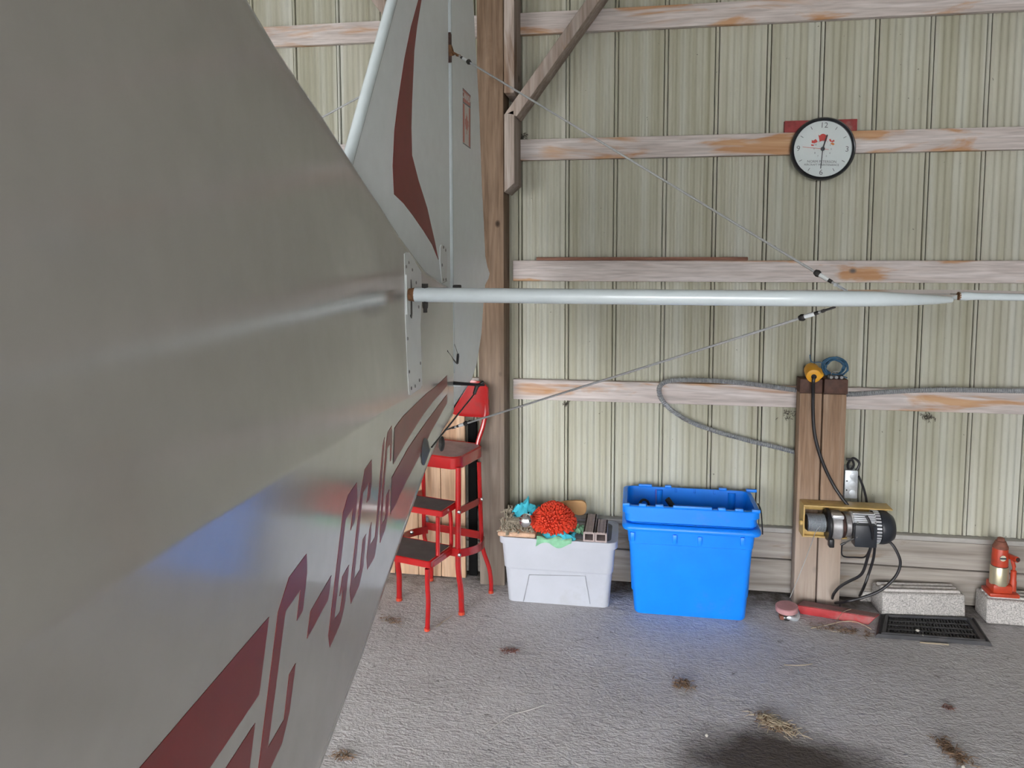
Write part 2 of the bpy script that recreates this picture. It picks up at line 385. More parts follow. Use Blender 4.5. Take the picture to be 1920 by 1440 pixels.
# one siding panel: a raised bead at the joint, then fine corrugation
RP = .2286; ZS0 = EYE - 1.302; ZS1 = ROOF
prof = [(0, .020), (.0036, .022), (.0042, -.003), (.0074, -.008), (.0150, -.008), (.0174, -.003), (.0178, .024), (.0220, .024), (.0224, -.001), (.030, 0)]
x = .037
for _i in range(6):
    prof += [(x, 0), (x + .0100, -.0056), (x + .0145, -.0056), (x + .0245, 0)]; x += .0296
prof += [(.2205, 0), (RP, -.001), (RP, .020)]
X0 = -.3278 - .007
pan = MB().grid([[V(X0 + px, WY + py, z) for px, py in prof] for z in (ZS0, ZS1)]).build('siding_panel', M['siding'], wall, smooth=0)
for i in range(-20, 24):
    if i: piece(pan, wall, (i * RP, RV(.0012), 0))
# drip strip under the panels
B(-5, 5.2, 3.575, WY, ZS0 - .022, ZS0).build('drip_strip', plain('strip_grey', (.40, .385, .36), .7), wall, bevel=.003)
# girts
GF = 3.58
def girt(x0, x1, zb, zt, dz0=0, dz1=0):
    m = MB(); n = 12; a = []
    zb += EYE; zt += EYE
    m.hexa([V(x0, GF, zb + dz0), V(x1, GF, zb + dz1), V(x1, WY - .004, zb + dz1), V(x0, WY - .004, zb + dz0)],
           [V(x0, GF, zt + dz0), V(x1, GF, zt + dz1), V(x1, WY - .004, zt + dz1), V(x0, WY - .004, zt + dz0)])
    return m.build('girt', M['girt'], wall, bevel=.004)
for zb, zt in ((1.0183, 1.1177), (.4330, .5312), (-.1442, -.0450), (-.7254, -.6256), (1.60, 1.70)):
    girt(-.584, 5.2, zb, zt); girt(-5, -.724, zb, zt)
# sill planks
base = B(-5, 5.2, 3.605, WY + .03, 0, ZS0 - .022).build('baseboard_back', M['sill'], kind='structure')
zj = at(1700, 1063, GF).z
for x0, x1 in ((-5, -.73), (-.575, 5.2)):
    B(x0, x1, GF, 3.61, zj + .002, ZS0 - .024).build('sill_plank', M['sill'], base, bevel=.004)
    B(x0, x1, GF - .006, 3.61, .012, zj - .002).build('sill_plank', M['sill'], base, bevel=.005)

# post with nailers and braces
PX0, PX1, PY = -.731, -.6066, 3.46
post = thing('timber_post', ((PX0 + PX1) / 2, 3.48, 0), 'brown square wooden wall post with diagonal braces, behind the aircraft rudder', 'post')
B(PX0, PX1, PY, WY - .002, 0, ROOF).build('post', M['post'], post, bevel=.006)
NX0, NX1, NY = -.594, -.546, 3.40
zt = at(955, 174, NY).z
B(NX0, NX1, NY, WY - .005, zt, ROOF).build('nailer', M['nailer'], post, bevel=.004)
z1, z2, z0 = at(955, 205, NY).z, at(947, 361, NY).z, at(963, 343, NY).z
MB().prism([V(NX0, NY, z2), V(NX1, NY, z0), V(NX1, NY, z1), V(NX0, NY, z1 - .02)], (0, WY - .005 - NY, 0)).build('nailer', M['nailer'], post, bevel=.004)
def brace(flip):
    f = lambda p: V(PX0 + PX1 - p.x, p.y, p.z) if flip else p
    a = at(946, 213, NY); b = at(969, 213, NY); c = at(1122, 0, NY); d = at(1098, 0, NY)
    up = (d - a); k = (ROOF - .02 - a.z) / up.z
    d = a + up * k; up2 = c - b; c = b + up2 * ((ROOF - .02 - b.z) / up2.z)
    q = [f(p) for p in (a, b + V(0, 0, -.012), c, d)]
    return MB().prism(q, (0, .15, 0)).build('brace', M['brace'], post, bevel=.004)
brace(False); brace(True)

# plank panel behind the stool, and a black strip that paints in the shaded gap beside it
pk = thing('plank_panel', (-1.05, 3.47, 0), 'upright tan plank panel standing behind the red step stool', 'boards')
xr = at(873, 1000, 3.51).x; xc = at(827, 1000, 3.51).x; zt = at(860, 735, 3.52).z
xs = [xr, xc, xc - .118, xc - .24, xc - .36]
for i in range(4):
    B(xs[i + 1] + .0015, xs[i] - .0015, 3.51 + RV(.002), 3.535, .003, zt + RV(.01)).build('plank', M['plank'], pk, bevel=.003)
B(xc - .35, xr - .01, 3.536, 3.56, .4, .5).build('batten', M['plank'], pk, bevel=.003)
B(xr + .006, at(894, 1000, 3.55).x, 3.55, 3.57, 0, at(880, 790, 3.55).z).build('gap_shade_strip', M['gapshade'], label='narrow black strip for the shaded gap between tan planks and the wall post', cat='board', bevel=.002)
c = at(799, 980, 3.498)
t = thing('pale_blue_cap', c, 'small pale blue cap with black base, fixed to plank behind stool steps', 'cap')
MB().lathe([(.011, 0), (.012, .003), (.012, .038), (.009, .042)], c + V(0, 0, -.012), (0, 0, 1), 14).build('cap_body', M['palecan'], t)
MB().lathe([(.014, 0), (.014, .010)], c + V(0, 0, -.022), (0, 0, 1), 14).build('cap_base', M['black'], t)

# ---------------------------------------------------------------- the aircraft tail
XC = -.629                                      # centre line of the aircraft, square to the wall
YS = 2.5                                        # sternpost
def soft(x, w): return .5 * (x + math.sqrt(x * x + w * w))
def hw(Y): return .014 + (2.5 - Y) * .0745 + .0805 * soft(1.7 - Y, .15)
def gg(Y):
    t = min(1, max(0, 2.4 - Y)); return t * t * (3 - 2 * t)
def zk(Y): return -.19 - .1 * Y                 # the stringer line along the side, relative to the eye
def XS(Y, Z):
    d = Z - zk(Y); return XC + hw(Y) - gg(Y) * (.105 * d if d > 0 else -.087 * d)
def lerp(tab, y):
    if y <= tab[0][0]: a, b = tab[0], tab[1]
    elif y >= tab[-1][0]: a, b = tab[-2], tab[-1]
    else:
        for a, b in zip(tab, tab[1:]):
            if a[0] <= y <= b[0]: break
    return a[1] + (b[1] - a[1]) * (y - a[0]) / (b[0] - a[0])
def hit(x, y, out=.0):                          # where a photograph pixel falls on the fuselage side
    d = ray(x, y); lo, hi = .05, 2.6 / d.y; f = lambda t: d.x * t - XS(d.y * t, d.z * t); prev = lo
    for i in range(1, 301):
        t = lo + (hi - lo) * i / 300
        if f(t) < 0:
            a, b = prev, t
            for _ in range(40):
                m = (a + b) / 2
                if f(m) < 0: b = m
                else: a = m
            p = d * a; p.z += EYE; p.x += out; return p
        prev = t
    p = d * hi; p.z += EYE; return p
plane = thing('aircraft_tail', (XC, 1.4, .6), 'white fabric covered light aircraft tail with maroon stripes and registration, filling the left', 'aircraft')
tp = [hit(*p) for p in ((470, 0), (522.5, 89.6), (616, 229), (660, 300), (712, 380), (756.7, 451), (798, 507))]
TOP = [(-1.3, .78), (.2, .58)] + [(p.y, p.z - EYE) for p in tp] + [(2.3, -.10), (2.51, -.13)]
bp = [hit(*p) for p in ((605, 1440), (681, 1234), (723, 1108.7), (777, 951), (800, 882.7), (808, 865), (832, 808.7))]
BOT = [(-1.3, -.86), (.6, -.90)] + [(p.y, p.z - EYE) for p in bp] + [(2.51, -.565)]
rows = []
ys = [-1.3, -.9, -.5, -.2] + [i * .08 for i in range(0, 31)] + [2.44, 2.485]
for Y in ys:
    zt, zb, k = lerp(TOP, Y), lerp(BOT, Y), zk(Y)
    zz = [zb + .014, zb + .04, zb + .5 * (k - zb), k - .015, k - .004, k, k + .004, k + .015, k + .5 * (zt - k), zt - .035, zt - .012]
    if zt - k < .1:
        zz[3:] = [k - .02, k - .006, k, k + .006, k + .015, k + .02 + .2 * (zt - k), k + .7 * (zt - k), k + .9 * (zt - k)]
    R = [(0, zb - .004 * min(1, hw(Y) * 20)), (XS(Y, zb) - XC - .02 * min(1, hw(Y) * 10), zb), (XS(Y, zb) - XC - .004, zb + .004)]
    R += [(XS(Y, z) - XC, z) for z in zz]
    R += [(XS(Y, zt) - XC - .003, zt - .003), (max(.001, (XS(Y, zt) - XC) * .85 - .004), zt), (0, zt + .12 * (XS(Y, zt) - XC))]
    R = [(max(0, a), z) for a, z in R]
    ring = [V(XC + a, Y, z + EYE) for a, z in R] + [V(XC - a, Y, z + EYE) for a, z in R[-2:0:-1]]
    rows.append(ring)
mb = MB().grid(rows, close=True); n = len(rows[0])
for rr in (rows[0], rows[-1]): mb.add(rr, [tuple(range(n))])
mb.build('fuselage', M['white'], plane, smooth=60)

def flat_decal(name, pix, mat, out=.0006, parent=plane):
    p = [hit(x, y, out) for x, y in pix]
    return MB().prism(p, (-.0035, 0, 0)).build(name, mat, parent, smooth=0, tri=True)
# registration letters
flat_decal('registration_letter', [(574.4, 1038.5), (575.4, 1072.7), (567.4, 1144.5), (556.2, 1163.7), (562.6, 1106.2), (534.8, 1146), (502, 1401.7), (532.3, 1349), (541.9, 1264.3), (554, 1243.6), (542.5, 1333), (528.4, 1393.7), (506.7, 1440), (476, 1505), (478.5, 1486), (484.3, 1440), (521, 1147.7), (541.9, 1082.2)], M['mred'])
flat_decal('registration_hyphen', [(621, 1079), (615.3, 1123.8), (575.4, 1197.3), (581.8, 1146)], M['mred'])
flat_decal('registration_letter', [(668.8, 904.6), (669.4, 936.7), (665, 977.5), (657, 994), (661.5, 952.7), (648, 973), (638.7, 1053.3), (626.5, 1161), (637.3, 1146.6), (642.5, 1107), (636.4, 1117.5), (641.7, 1081), (654.2, 1059), (647.5, 1124.8), (638.7, 1167), (618.3, 1213.7), (615.4, 1191.8), (643, 960), (652.7, 928)], M['mred'])
flat_decal('registration_letter', [(696.5, 861.7), (697, 897.3), (693.3, 933.7), (687.4, 942), (691.8, 904.6), (680.4, 923.5), (663.5, 1086.8), (674.6, 1068), (680.4, 1011), (686, 1001.4), (681, 1062), (673, 1098.5), (657.7, 1132), (655.7, 1107.3), (676.7, 920.6), (684, 879.8)], M['mred'])
flat_decal('registration_letter', [(720.9, 820), (721, 829), (711.2, 960), (707.3, 1009.6), (702, 1045), (688.3, 1067.9), (687.4, 1044.6), (692.7, 992), (696.5, 979), (694.7, 1021), (702.9, 1006.6), (706.5, 965), (717.6, 834)], M['mred'])
flat_decal('registration_letter', [(734.6, 798), (735, 827.5), (733.5, 857.5), (731.3, 865), (731.9, 832.5), (726.3, 839.4), (720, 915), (716, 981.9), (721.9, 973), (723.3, 964), (722.4, 955.6), (724.2, 929.4), (729.7, 917.7), (727.7, 960), (722.4, 992), (712.5, 1017.7), (712.2, 995), (716.9, 917.5), (723.8, 832.5), (726.9, 810)], M['mred'])
def stripe(up, lo, n=26):                       # a stripe that follows the skin between two traced edges
    def samp(L, t):
        d = [0]
        for a, b in zip(L, L[1:]): d.append(d[-1] + math.dist(a, b))
        s = t * d[-1]
        for i in range(len(L) - 1):
            if s <= d[i + 1] + 1e-9:
                k = (s - d[i]) / max(1e-9, d[i + 1] - d[i]); return (L[i][0] + (L[i + 1][0] - L[i][0]) * k, L[i][1] + (L[i + 1][1] - L[i][1]) * k)
        return L[-1]
    fr, bk = [], []
    for i in range(n + 1):
        a, b = samp(up, i / n), samp(lo, i / n)
        ps = [(a[0] + (b[0] - a[0]) * k / 4, a[1] + (b[1] - a[1]) * k / 4) for k in range(5)]
        q = [hit(x, y, .0011) for x, y in ps]
        fr.append(q); bk.append([p - V(.003, 0, 0) for p in q][::-1])
    return MB().grid([f + b for f, b in zip(fr, bk)], close=True).build('stripe', M['mred'], plane, smooth=60)
stripe([(739.4, 802.5), (756, 780), (776.6, 760), (799, 738), (815.6, 725.8), (838, 704)], [(736.9, 870), (766, 820), (791.3, 780), (810.8, 754), (826, 737), (838, 723)])
stripe([(734, 896), (766, 838.8), (799.6, 790.3), (837.8, 739.5)], [(732, 964), (755, 915), (788.8, 850), (807.5, 810), (838, 755)])
flat_decal('stripe', [(504, 1156.5), (485.5, 1302), (392.5, 1440), (300, 1577), (60, 1710), (100, 1632), (261, 1440)], M['mred'])
flat_decal('stripe', [(477.8, 1355.6), (467.3, 1440), (452, 1560), (340, 1585), (423, 1440)], M['mred'])

# fin, on the centre plane
fl = [atx(655, 290, XC), atx(735, 0, XC)]; dy = fl[1] - fl[0]
LE = [fl[0] - dy * .55, fl[0], fl[1], fl[0] + dy * 1.55, fl[0] + dy * 1.8 + V(0, .04, 0), fl[0] + dy * 1.93 + V(0, .12, 0), fl[0] + dy * 1.97 + V(0, .25, 0)]
ztop = LE[-1].z
FT = .006
finpoly = LE + [V(XC, YS - .008, ztop + .01), V(XC, YS - .008, EYE - .5), V(XC, 2.1, EYE - .3)]
MB().prism([p + V(FT, 0, 0) for p in finpoly], (-2 * FT, 0, 0)).build('fin', M['fin'], plane, smooth=0, tri=True)
MB().tube(LE + [V(XC, YS - .008, ztop + .01)], .0135, 12).build('fin_leading_edge', M['tube'], plane)
def xplane(name, pix, mat, X, th, parent=plane, bevel=0):
    return MB().prism([atx(x, y, X) for x, y in pix], (-th, 0, 0)).build(name, mat, parent, smooth=0, tri=True, bevel=bevel)
xplane('fin_stripe', [(800, -60), (785, 0), (771.5, 48.8), (759.3, 108), (747, 189.6), (740.3, 243.8), (737, 311.5), (739.5, 364.3), (757, 381), (775.4, 405), (794, 432), (810.8, 459), (822.3, 487), (816, 455), (808, 420), (801.3, 390), (785, 338.6), (772.8, 291), (771.5, 240), (772.8, 189.6), (777, 94.8), (782.3, 48.8), (790.4, 0), (802, -60)], M['mred'], XC + FT + .0012, .003)
# rudder
TE = [(885, 0), (888, 60), (896, 200), (901, 340), (905.6, 432), (907.7, 480), (911.9, 500.8), (916, 513), (914, 521.7), (907.7, 534), (905, 560), (900.4, 626), (892, 680), (883.8, 707), (870, 732), (857, 752), (846, 768), (840, 774)]
te = [atx(x, y, XC) for x, y in TE]
rp = [V(XC, YS + .012, te[-1].z - .002)] + te[::-1]
tl = te[0]; rp += [tl + V(0, -.03, .35), tl + V(0, -.09, .55), tl + V(0, -.2, .66), V(XC, YS + .05, tl.z + .68), V(XC, YS + .012, tl.z + .6)]
rud = MB().prism([p + V(.005, 0, 0) for p in rp], (-.010, 0, 0)).build('rudder', M['fin'], plane, smooth=0, tri=True)
MB().tube([V(XC, YS + .012, at(843, 700, YS).z), V(XC, YS + .012, tl.z + .6)], .0130, 12).build('rudder_hinge_tube', M['tube'], rud)
# navigation light wire hanging from the rudder
q = lambda x, y, o=.012: atx(x, y, XC + .005 + o)
MB().tube(smoothpath([q(839, 658, .02), q(846, 668), q(856.5, 681.5), q(858, 680)], 5), .0022, 6).build('light_wire', M['black'], rud)
MB().tube([q(847, 631, .004), q(852, 645, .006), q(858, 662)], .0008, 5).build('light_wire', M['dark'], rud)
MB().tube([q(858.8, 663), q(858.6, 668), q(857.5, 682)], [.0035, .0048, .004], 8).build('wire_plug', M['black'], rud)
# decal on the rudder
dx = XC + .005
dec = xplane('flag_decal', [(868.0, 164.6), (882.3, 179), (882.3, 279), (868.4, 269)], M['inkgrey'], dx + .001, .002, plane)
xplane('decal_panel', [(868.6, 166.6), (881.7, 180.4), (881.7, 199.5), (868.6, 190.5)], M['decalr'], dx + .0016, .001, dec)
xplane('decal_field', [(868.6, 193), (881.7, 203), (881.7, 276.8), (868.6, 266.8)], M['decalw'], dx + .0016, .001, dec)
xplane('flag_bar', [(868.7, 193.8), (871.2, 195.6), (871.2, 268), (868.7, 266)], M['decalr'], dx + .0022, .001, dec)
xplane('flag_bar', [(879.4, 202), (881.6, 203.6), (881.6, 276.2), (879.4, 274.6)], M['decalr'], dx + .0022, .001, dec)
lc = (875.4, 233); lw, lh = 3.3, 21
leafp = [(0, -1), (.16, -.62), (.36, -.72), (.3, -.3), (.55, -.5), (.62, -.35), (.95, -.38), (.85, -.1), (1, .02), (.55, .36), (.6, .52), (.08, .45), (.06, .9), (-.06, .9), (-.08, .45), (-.6, .52), (-.55, .36), (-1, .02), (-.85, -.1), (-.95, -.38), (-.62, -.35), (-.55, -.5), (-.3, -.3), (-.36, -.72), (-.16, -.62)]
xplane('flag_leaf', [(lc[0] + a * lw, lc[1] + b * lh + a * lw * .76) for a, b in leafp], M['decalr'], dx + .0022, .001, dec)
tm = MB(); a = atx(875.2, 183.5, dx + .0024); b1 = atx(868.8, 178, dx); b2 = atx(881.5, 189, dx)
wd = (b2 - b1)
ux = V(0, wd.y, wd.z).normalized(); uz = V(0, -ux.z, ux.y) if V(0, -ux.z, ux.y).z > 0 else V(0, ux.z, -ux.y)
text_mesh(tm, 'CANADA', .034, Matrix(((0, 0, 1, a.x), (ux.y, uz.y, 0, a.y), (ux.z, uz.z, 0, a.z), (0, 0, 0, 1))))
tm.build('decal_lettering', M['decalw'], dec, smooth=0)
# gusset plates with screws
rv = None
def screws(parent, pts, r=.0048):
    global rv
    for p in pts:
        p = Vector(p)
        m = MB().lathe([(r, -.002), (r, .0008), (r * .75, .0018), (r * .3, .0022)], p, (1, .12, 0), 8)
        m.build('screw', M['rivet'], parent)
pl = [(757.6, 476), (761, 473), (766.5, 473.5), (779, 493), (789, 510), (790, 560), (787.5, 608), (789, 660), (790.7, 722), (788, 728), (769, 741), (766, 740), (763, 696), (760.7, 631), (758.9, 590), (758.8, 537)]
pm = MB()
pf = [hit(x, y, .0016) for x, y in pl]; pm.prism(pf, (-.004, 0, 0))
g1 = pm.build('gusset_plate', M['plate'], plane, smooth=0, tri=True)
screws(g1, [hit(x, y, .0018) for x, y in ((765, 492), (760.3, 500), (771.6, 506), (762, 525.5), (779, 530), (763.5, 577.5), (783.6, 575.5), (763, 635), (787, 681), (766, 697), (785, 713), (777, 724), (770, 728))])
MB().prism([hit(x, y, .0042) for x, y in ((767.2, 526), (768.6, 524), (769.8, 540), (770.6, 588), (769.6, 597), (767.8, 594), (767, 560))], (-.003, 0, 0)).build('slot', M['black'], g1, smooth=0, tri=True)
MB().prism([hit(x, y, .0046) for x, y in ((759.2, 515), (766.6, 515), (766.6, 590), (760.2, 590))], (-.003, 0, 0)).build('slot_flange', M['plate'], g1, smooth=0, tri=True)
def finplate(pix, sc, X=XC + FT + .004):
    o = MB().prism([atx(x, y, X) for x, y in pix], (-.0035, 0, 0)).build('gusset_plate', M['plate'], plane, smooth=0, tri=True)
    MB().tube([atx(x, y, X - .002) for x, y in pix[:4]], .0012, 5).build('plate_edge', M['dark'], o)
    screws(o, [atx(x, y, X) for x, y in sc], .0055); return o
finplate([(838, 526.5), (829.6, 530.5), (825.5, 488), (826.2, 464), (828, 459), (836, 463), (839, 480)], [(831.5, 463.6), (835.6, 469), (829, 497), (831.5, 524.5), (836, 524)])
finplate([(825.5, 695), (825.2, 650), (826, 609), (838.2, 605), (838, 640), (838, 682)], [(829, 614.6), (834, 611), (837.5, 610), (827, 652), (828, 689), (832.7, 686), (836.5, 680)], XC + .022)
# stabiliser
YL = 1.815
r0 = at(770, 552.5, YL); s1 = at(1150, 556.5, YL); s2 = at(1560, 560.5, YL); rL = .0186
zl = lambda x: r0.z + (s2.z - r0.z) * (x - r0.x) / (s2.x - r0.x)
tipx = at(1782, 562, 2.02)
le = [V(r0.x + .012, YL, r0.z), s1, V(s2.x - .1, YL + .003, zl(s2.x - .1)), V(s2.x, YL + .012, zl(s2.x)), at(1640, 560.5, 1.85), at(1700, 561.5, 1.90), at(1750, 562, 1.96), tipx]
lr = [rL, rL, rL, rL * 1.0, rL * .95, rL * .80, rL * .62, rL * .42]
stab = MB().tube(le, lr, 16).build('stabilizer_leading_edge', M['tube'], plane)
HY = 2.49
h0 = at(842, 556, HY); h1 = at(1745, 557, HY)
pts = [le[0], le[2], le[3], le[4], le[5], le[6], le[7], at(1795, 557, 2.25), at(1790, 556, HY), V(XC + .02, HY, h0.z)]
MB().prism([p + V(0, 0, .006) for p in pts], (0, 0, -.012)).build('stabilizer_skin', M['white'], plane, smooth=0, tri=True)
MB().tube([V(r0.x - .004, YL, r0.z), V(r0.x + .006, YL, r0.z), V(r0.x + .0135, YL, r0.z)], [rL * .85, rL * .92, rL * .99], 14).build('rusty_root', M['rust'], stab)
p = at(797, 552, YL)
MB().lathe([(.006, -.046), (.006, -.036), (.0075, -.034), (.0085, -.028), (.0085, -.02), (.0085, .018), (.0092, .0185), (.0092, .027), (.005, .027)], V(p.x, YL, p.z), (0, 0, 1), 6).build('root_bolt', M['dark'], stab)
p = at(857, 536, 2.2); B(p.x - .012, p.x + .012, 2.19, 2.21, p.z - .012, p.z + .003).build('hinge_bolt', M['dark'], stab, bevel=.003)
# elevator outboard part
e0 = at(1797, 555, 2.46); e1 = at(1920, 557.5, 2.46); ed = (e1 - e0).normalized(); e2 = e0 + ed * .42
el = MB().tube([e0, e0 + ed * .02, e0 + ed * .05, e2 - ed * .1, e2 + V(-.03, .02, 0), e2 + V(0, .1, 0), e2 + V(-.02, .3, 0)], [.0125, .0135, .011, .011, .011, .011, .009], 12).build('elevator_edge_tube', M['tube'], plane)
MB().lathe([(.0128, -.0012), (.0128, .004)], e0, ed, 12).build('rusty_end', M['rust'], el)
eh = V(XC + .03, HY + .03, h0.z)
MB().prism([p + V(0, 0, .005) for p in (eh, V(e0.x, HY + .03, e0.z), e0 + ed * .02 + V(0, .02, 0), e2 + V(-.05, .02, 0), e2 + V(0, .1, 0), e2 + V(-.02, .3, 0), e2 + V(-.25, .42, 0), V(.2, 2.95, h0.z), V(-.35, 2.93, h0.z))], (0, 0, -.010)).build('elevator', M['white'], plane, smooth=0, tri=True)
# far side stabiliser, mostly hidden
mir = lambda p: V(2 * XC - p.x, p.y, p.z)
MB().tube([mir(p) for p in le], lr, 12).build('stabilizer_leading_edge', M['tube'], plane)
MB().prism([mir(p) + V(0, 0, .006) for p in pts], (0, 0, -.012)).build('stabilizer_skin', M['white'], plane, smooth=0, tri=True)
# brace wires with their end fittings
def wire(a, b, ends=True, rusty=False):
    d = (b - a).normalized()
    o = MB().tube([a + d * .03, b - d * .03], .0031, 6).build('brace_wire', M['steel'], plane)
    def fork(p, dirn, mf, L=.052):
        s = dirn.cross(V(0, 0, 1)).normalized() * .006
        m = MB(); m.tube([p + s * .2, p + dirn * L * .75 + s], .0028, 5); m.tube([p - s * .2, p + dirn * L * .75 - s], .0028, 5)
        m.tube([p + dirn * L * .72 + s * 1.4, p + dirn * L * .72 - s * 1.4], .0045, 6); m.build('wire_fork', mf, o)
        MB().tube([p + dirn * L, p + dirn * (L + .012)], .0045, 8).build('wire_nut', M['dark'], o)
        MB().tube([p + dirn * (L + .010), p + dirn * (L + .036)], .0052, 8).build('wire_barrel', M['plate'], o)
        MB().tube([p + dirn * (L + .034), p + dirn * (L + .040), p + dirn * (L + .048)], [.0075, .009, .006], 6).build('wire_nut', M['dark'], o)
    fork(a, d, M['rust'] if rusty else M['dark']); fork(b, -d, M['galv'] if rusty else M['dark'], .04)
    return o
A = atx(846, 96, XC + .014); Bq = at(1588, 546, 1.87)
w1 = wire(A, Bq, rusty=True)
MB().prism([A + V(.004, -.008, .02), A + V(.004, .008, .012), A + V(.012, .006, -.012), A + V(.006, -.008, -.018)], (-.012, 0, 0)).build('rusty_fitting', M['rust'], w1, bevel=.002)
p = atx(844.5, 95, XC + .008)
MB().prism([V(p.x + .006, YS - .010, p.z - .045), V(p.x + .006, YS + .006, p.z - .04), V(p.x + .006, YS + .004, p.z + .05), V(p.x + .006, YS - .008, p.z + .055)], (-.008, 0, 0)).build('fitting_gap', M['rustdark'], w1)
C = atx(836, 806, XC + .01); D = at(1566, 576, 1.87)
w2 = wire(C, D)
wire(mir(A), mir(Bq)); wire(mir(C), mir(D))
# rudder horn, cable and fairing
hz = atx(846, 719, XC).z
hn0 = atx(848, 718.5, XC + .012); hn1 = at(908, 722, 2.56)
horn = MB().tube([hn0, hn0 * .5 + hn1 * .5, hn1], [.007, .0055, .004], 8).build('rudder_horn', M['black'], plane)
MB().tube([hn0 + V(.0, 0, -.008), hn0 * .75 + hn1 * .25 + V(0, 0, -.008)], .004, 6).build('horn_bracket', M['plate'], horn)
sh = at(894, 724, 2.55)
MB().tube([at(907, 716, 2.56), sh, at(889, 739, 2.54)], [.005, .008, .006], 7).build('cable_shackle', M['dark'], horn)
fe = hit(797.5, 848); 
fp = [hit(x, y, .002) for x, y in ((794, 821), (798, 822), (802, 828), (801, 842), (798, 862), (795, 872.5), (792, 872), (790, 862), (790, 840), (791.5, 828))]
fd = MB(); cc = hit(796, 845, .016)
for i in range(len(fp)): fd.add([fp[i], fp[(i + 1) % len(fp)], cc], [(0, 1, 2)])
fd.add(fp, [tuple(range(len(fp)))]); fair = fd.build('cable_fairing', plain('grey_fairing', (.09, .095, .095), .5), plane, smooth=80)
MB().tube([at(890, 738, 2.54), hit(802, 838, .012)], .0027, 6).build('rudder_cable', M['black'], plane)
p = atx(828, 832, XC + .004)
MB().ell(p, (.010, .02, .026), 12, 8).build('tail_spring_bracket', M['dark'], plane)
p = atx(839, 738, XC + .022); B(p.x - .004, p.x + .002, p.y - .006, p.y + .008, p.z - .022, p.z + .022).build('hinge_slot', M['black'], plane, bevel=.002)

# ---------------------------------------------------------------- red step stool
st = thing('step_stool', (-.85, 3.25, 0), 'red enamel metal step stool chair with backrest and two fold out steps', 'stool')
WD = V(-.966, .26, 0).normalized(); WB = V(-1, .06, 0); FD = V(-.26, -.966, 0)   # across (towards the left), and forwards
SW = .36
zs = .720
fr = onz(864, 860, zs); fr = V(fr.x + .006, 3.135, zs); bk = -FD * .27
def seat_outline(f, width, depth, rad, z):
    pts = []
    cs = [(f + WD * rad - FD * rad, 0), (f + WD * (width - rad) - FD * rad, 1), (f + WD * (width - rad) - FD * (depth - rad), 2), (f + WD * rad - FD * (depth - rad), 3)]
    dirs = [(-WD, FD), (FD, WD), (WD, -FD), (-FD, -WD)]
    for (c0, k) in cs:
        a, b = dirs[k]
        for i in range(6):
            t = i / 5 * PI / 2; p = c0 + a * math.cos(t) * rad + b * math.sin(t) * rad; pts.append(V(p.x, p.y, z))
    return pts
fr2 = V(fr.x - .020, fr.y, zs)
o = seat_outline(fr2, SW, .27, .05, zs)
def inset(L, k):
    c = sum(L, V(0, 0, 0)) / len(L); return [c + (p - c) * k for p in L]
dn = lambda L, z: [V(p.x, p.y, z) for p in L]
MB().grid([inset(dn(o, zs - .004), .8), inset(dn(o, zs - .003), .93), inset(dn(o, zs), .965), dn(o, zs - .006), dn(o, zs - .052), inset(dn(o, zs - .056), .98), inset(dn(o, zs - .02), .9)], close=True).build('seat', M['red'], st)
q = inset(dn(o, zs - .002), .95)
MB().add(q + [p - V(0, 0, .004) for p in q], [tuple(range(24)), tuple(range(24, 48))[::-1]]).build('seat_pad', M['seatpad'], st, smooth=0)
def leg(name, pix, r, shift=V(0, 0, 0), splay=None):
    pts = [at(*p) + shift for p in pix]
    if splay: pts = [p + splay * max(0, (.45 - p.z) / .45) for p in pts]
    pts = smoothpath(pts, 5)
    pts[-1].z = .002
    o = MB().tube(pts, r, 10).build(name, M['red'], st)
    e = pts[-1]; MB().tube([V(e.x, e.y, .001), V(e.x, e.y, .014)], r[-1] + .0018 if isinstance(r, list) else r + .002, 10).build('rubber_foot', M['jackred'], o)
    return o
LW = WD * (SW - .05)
fl_ = [(859.5, 876, 3.15), (859, 960, 3.145), (858.5, 1038, 3.14), (860, 1075, 3.135), (864, 1105, 3.14), (865.5, 1153, 3.15)]
rl_ = [(898, 866, 3.385), (900, 930, 3.385), (903, 1008, 3.38), (907, 1035, 3.378), (917, 1065, 3.372), (920.5, 1090, 3.374), (920.5, 1112, 3.377)]
leg('leg', fl_, .0132); leg('leg', rl_, .0105)
leg('leg', fl_, .0132, LW, WD * .02); leg('leg', rl_, .0105, LW, WD * .02)
# backrest and its stays
stay = [(893, 850, 3.385), (897, 826, 3.40), (906, 798, 3.415), (911, 770, 3.42), (912, 735, 3.42)]
BW = WD * .17
for sft in (V(0, 0, 0), BW * 1.32): MB().tube(smoothpath([at(*p) + sft for p in stay], 5), .0115, 10).build('backrest_stay', M['red'], st)
bl = at(918, 780, 3.40); rows = []
for i in range(11):
    v = i / 10; r = []
    for j in range(15):
        u = j / 14; bow = .03 * (1 - (2 * u - 1) ** 2)
        e = abs(2 * u - 1); ins = .024 * max(0, (abs(2 * v - 1) - .55) / .45) ** 2 * (1 if e > .8 else 0)
        zz = at(918, 786, 3.4).z + .178 * v + (.02 if v < .5 else -.028) * e ** 3
        p = bl + WB * (.004 + .186 * u) - FD * (bow - .012 * v); r.append(V(p.x, p.y, zz))
    rows.append(r)
bm_ = MB().grid(rows); f2 = [[p - FD * .012 for p in r] for r in rows]; bm_.grid(f2)
edge = lambda R: R[0] + [r[-1] for r in R[1:]] + R[-1][::-1][1:] + [r[0] for r in R[::-1][1:-1]]
bm_.grid([edge(rows), edge(f2)], close=True)
bm_.build('backrest', M['red'], st, bevel=.0045, smooth=50)
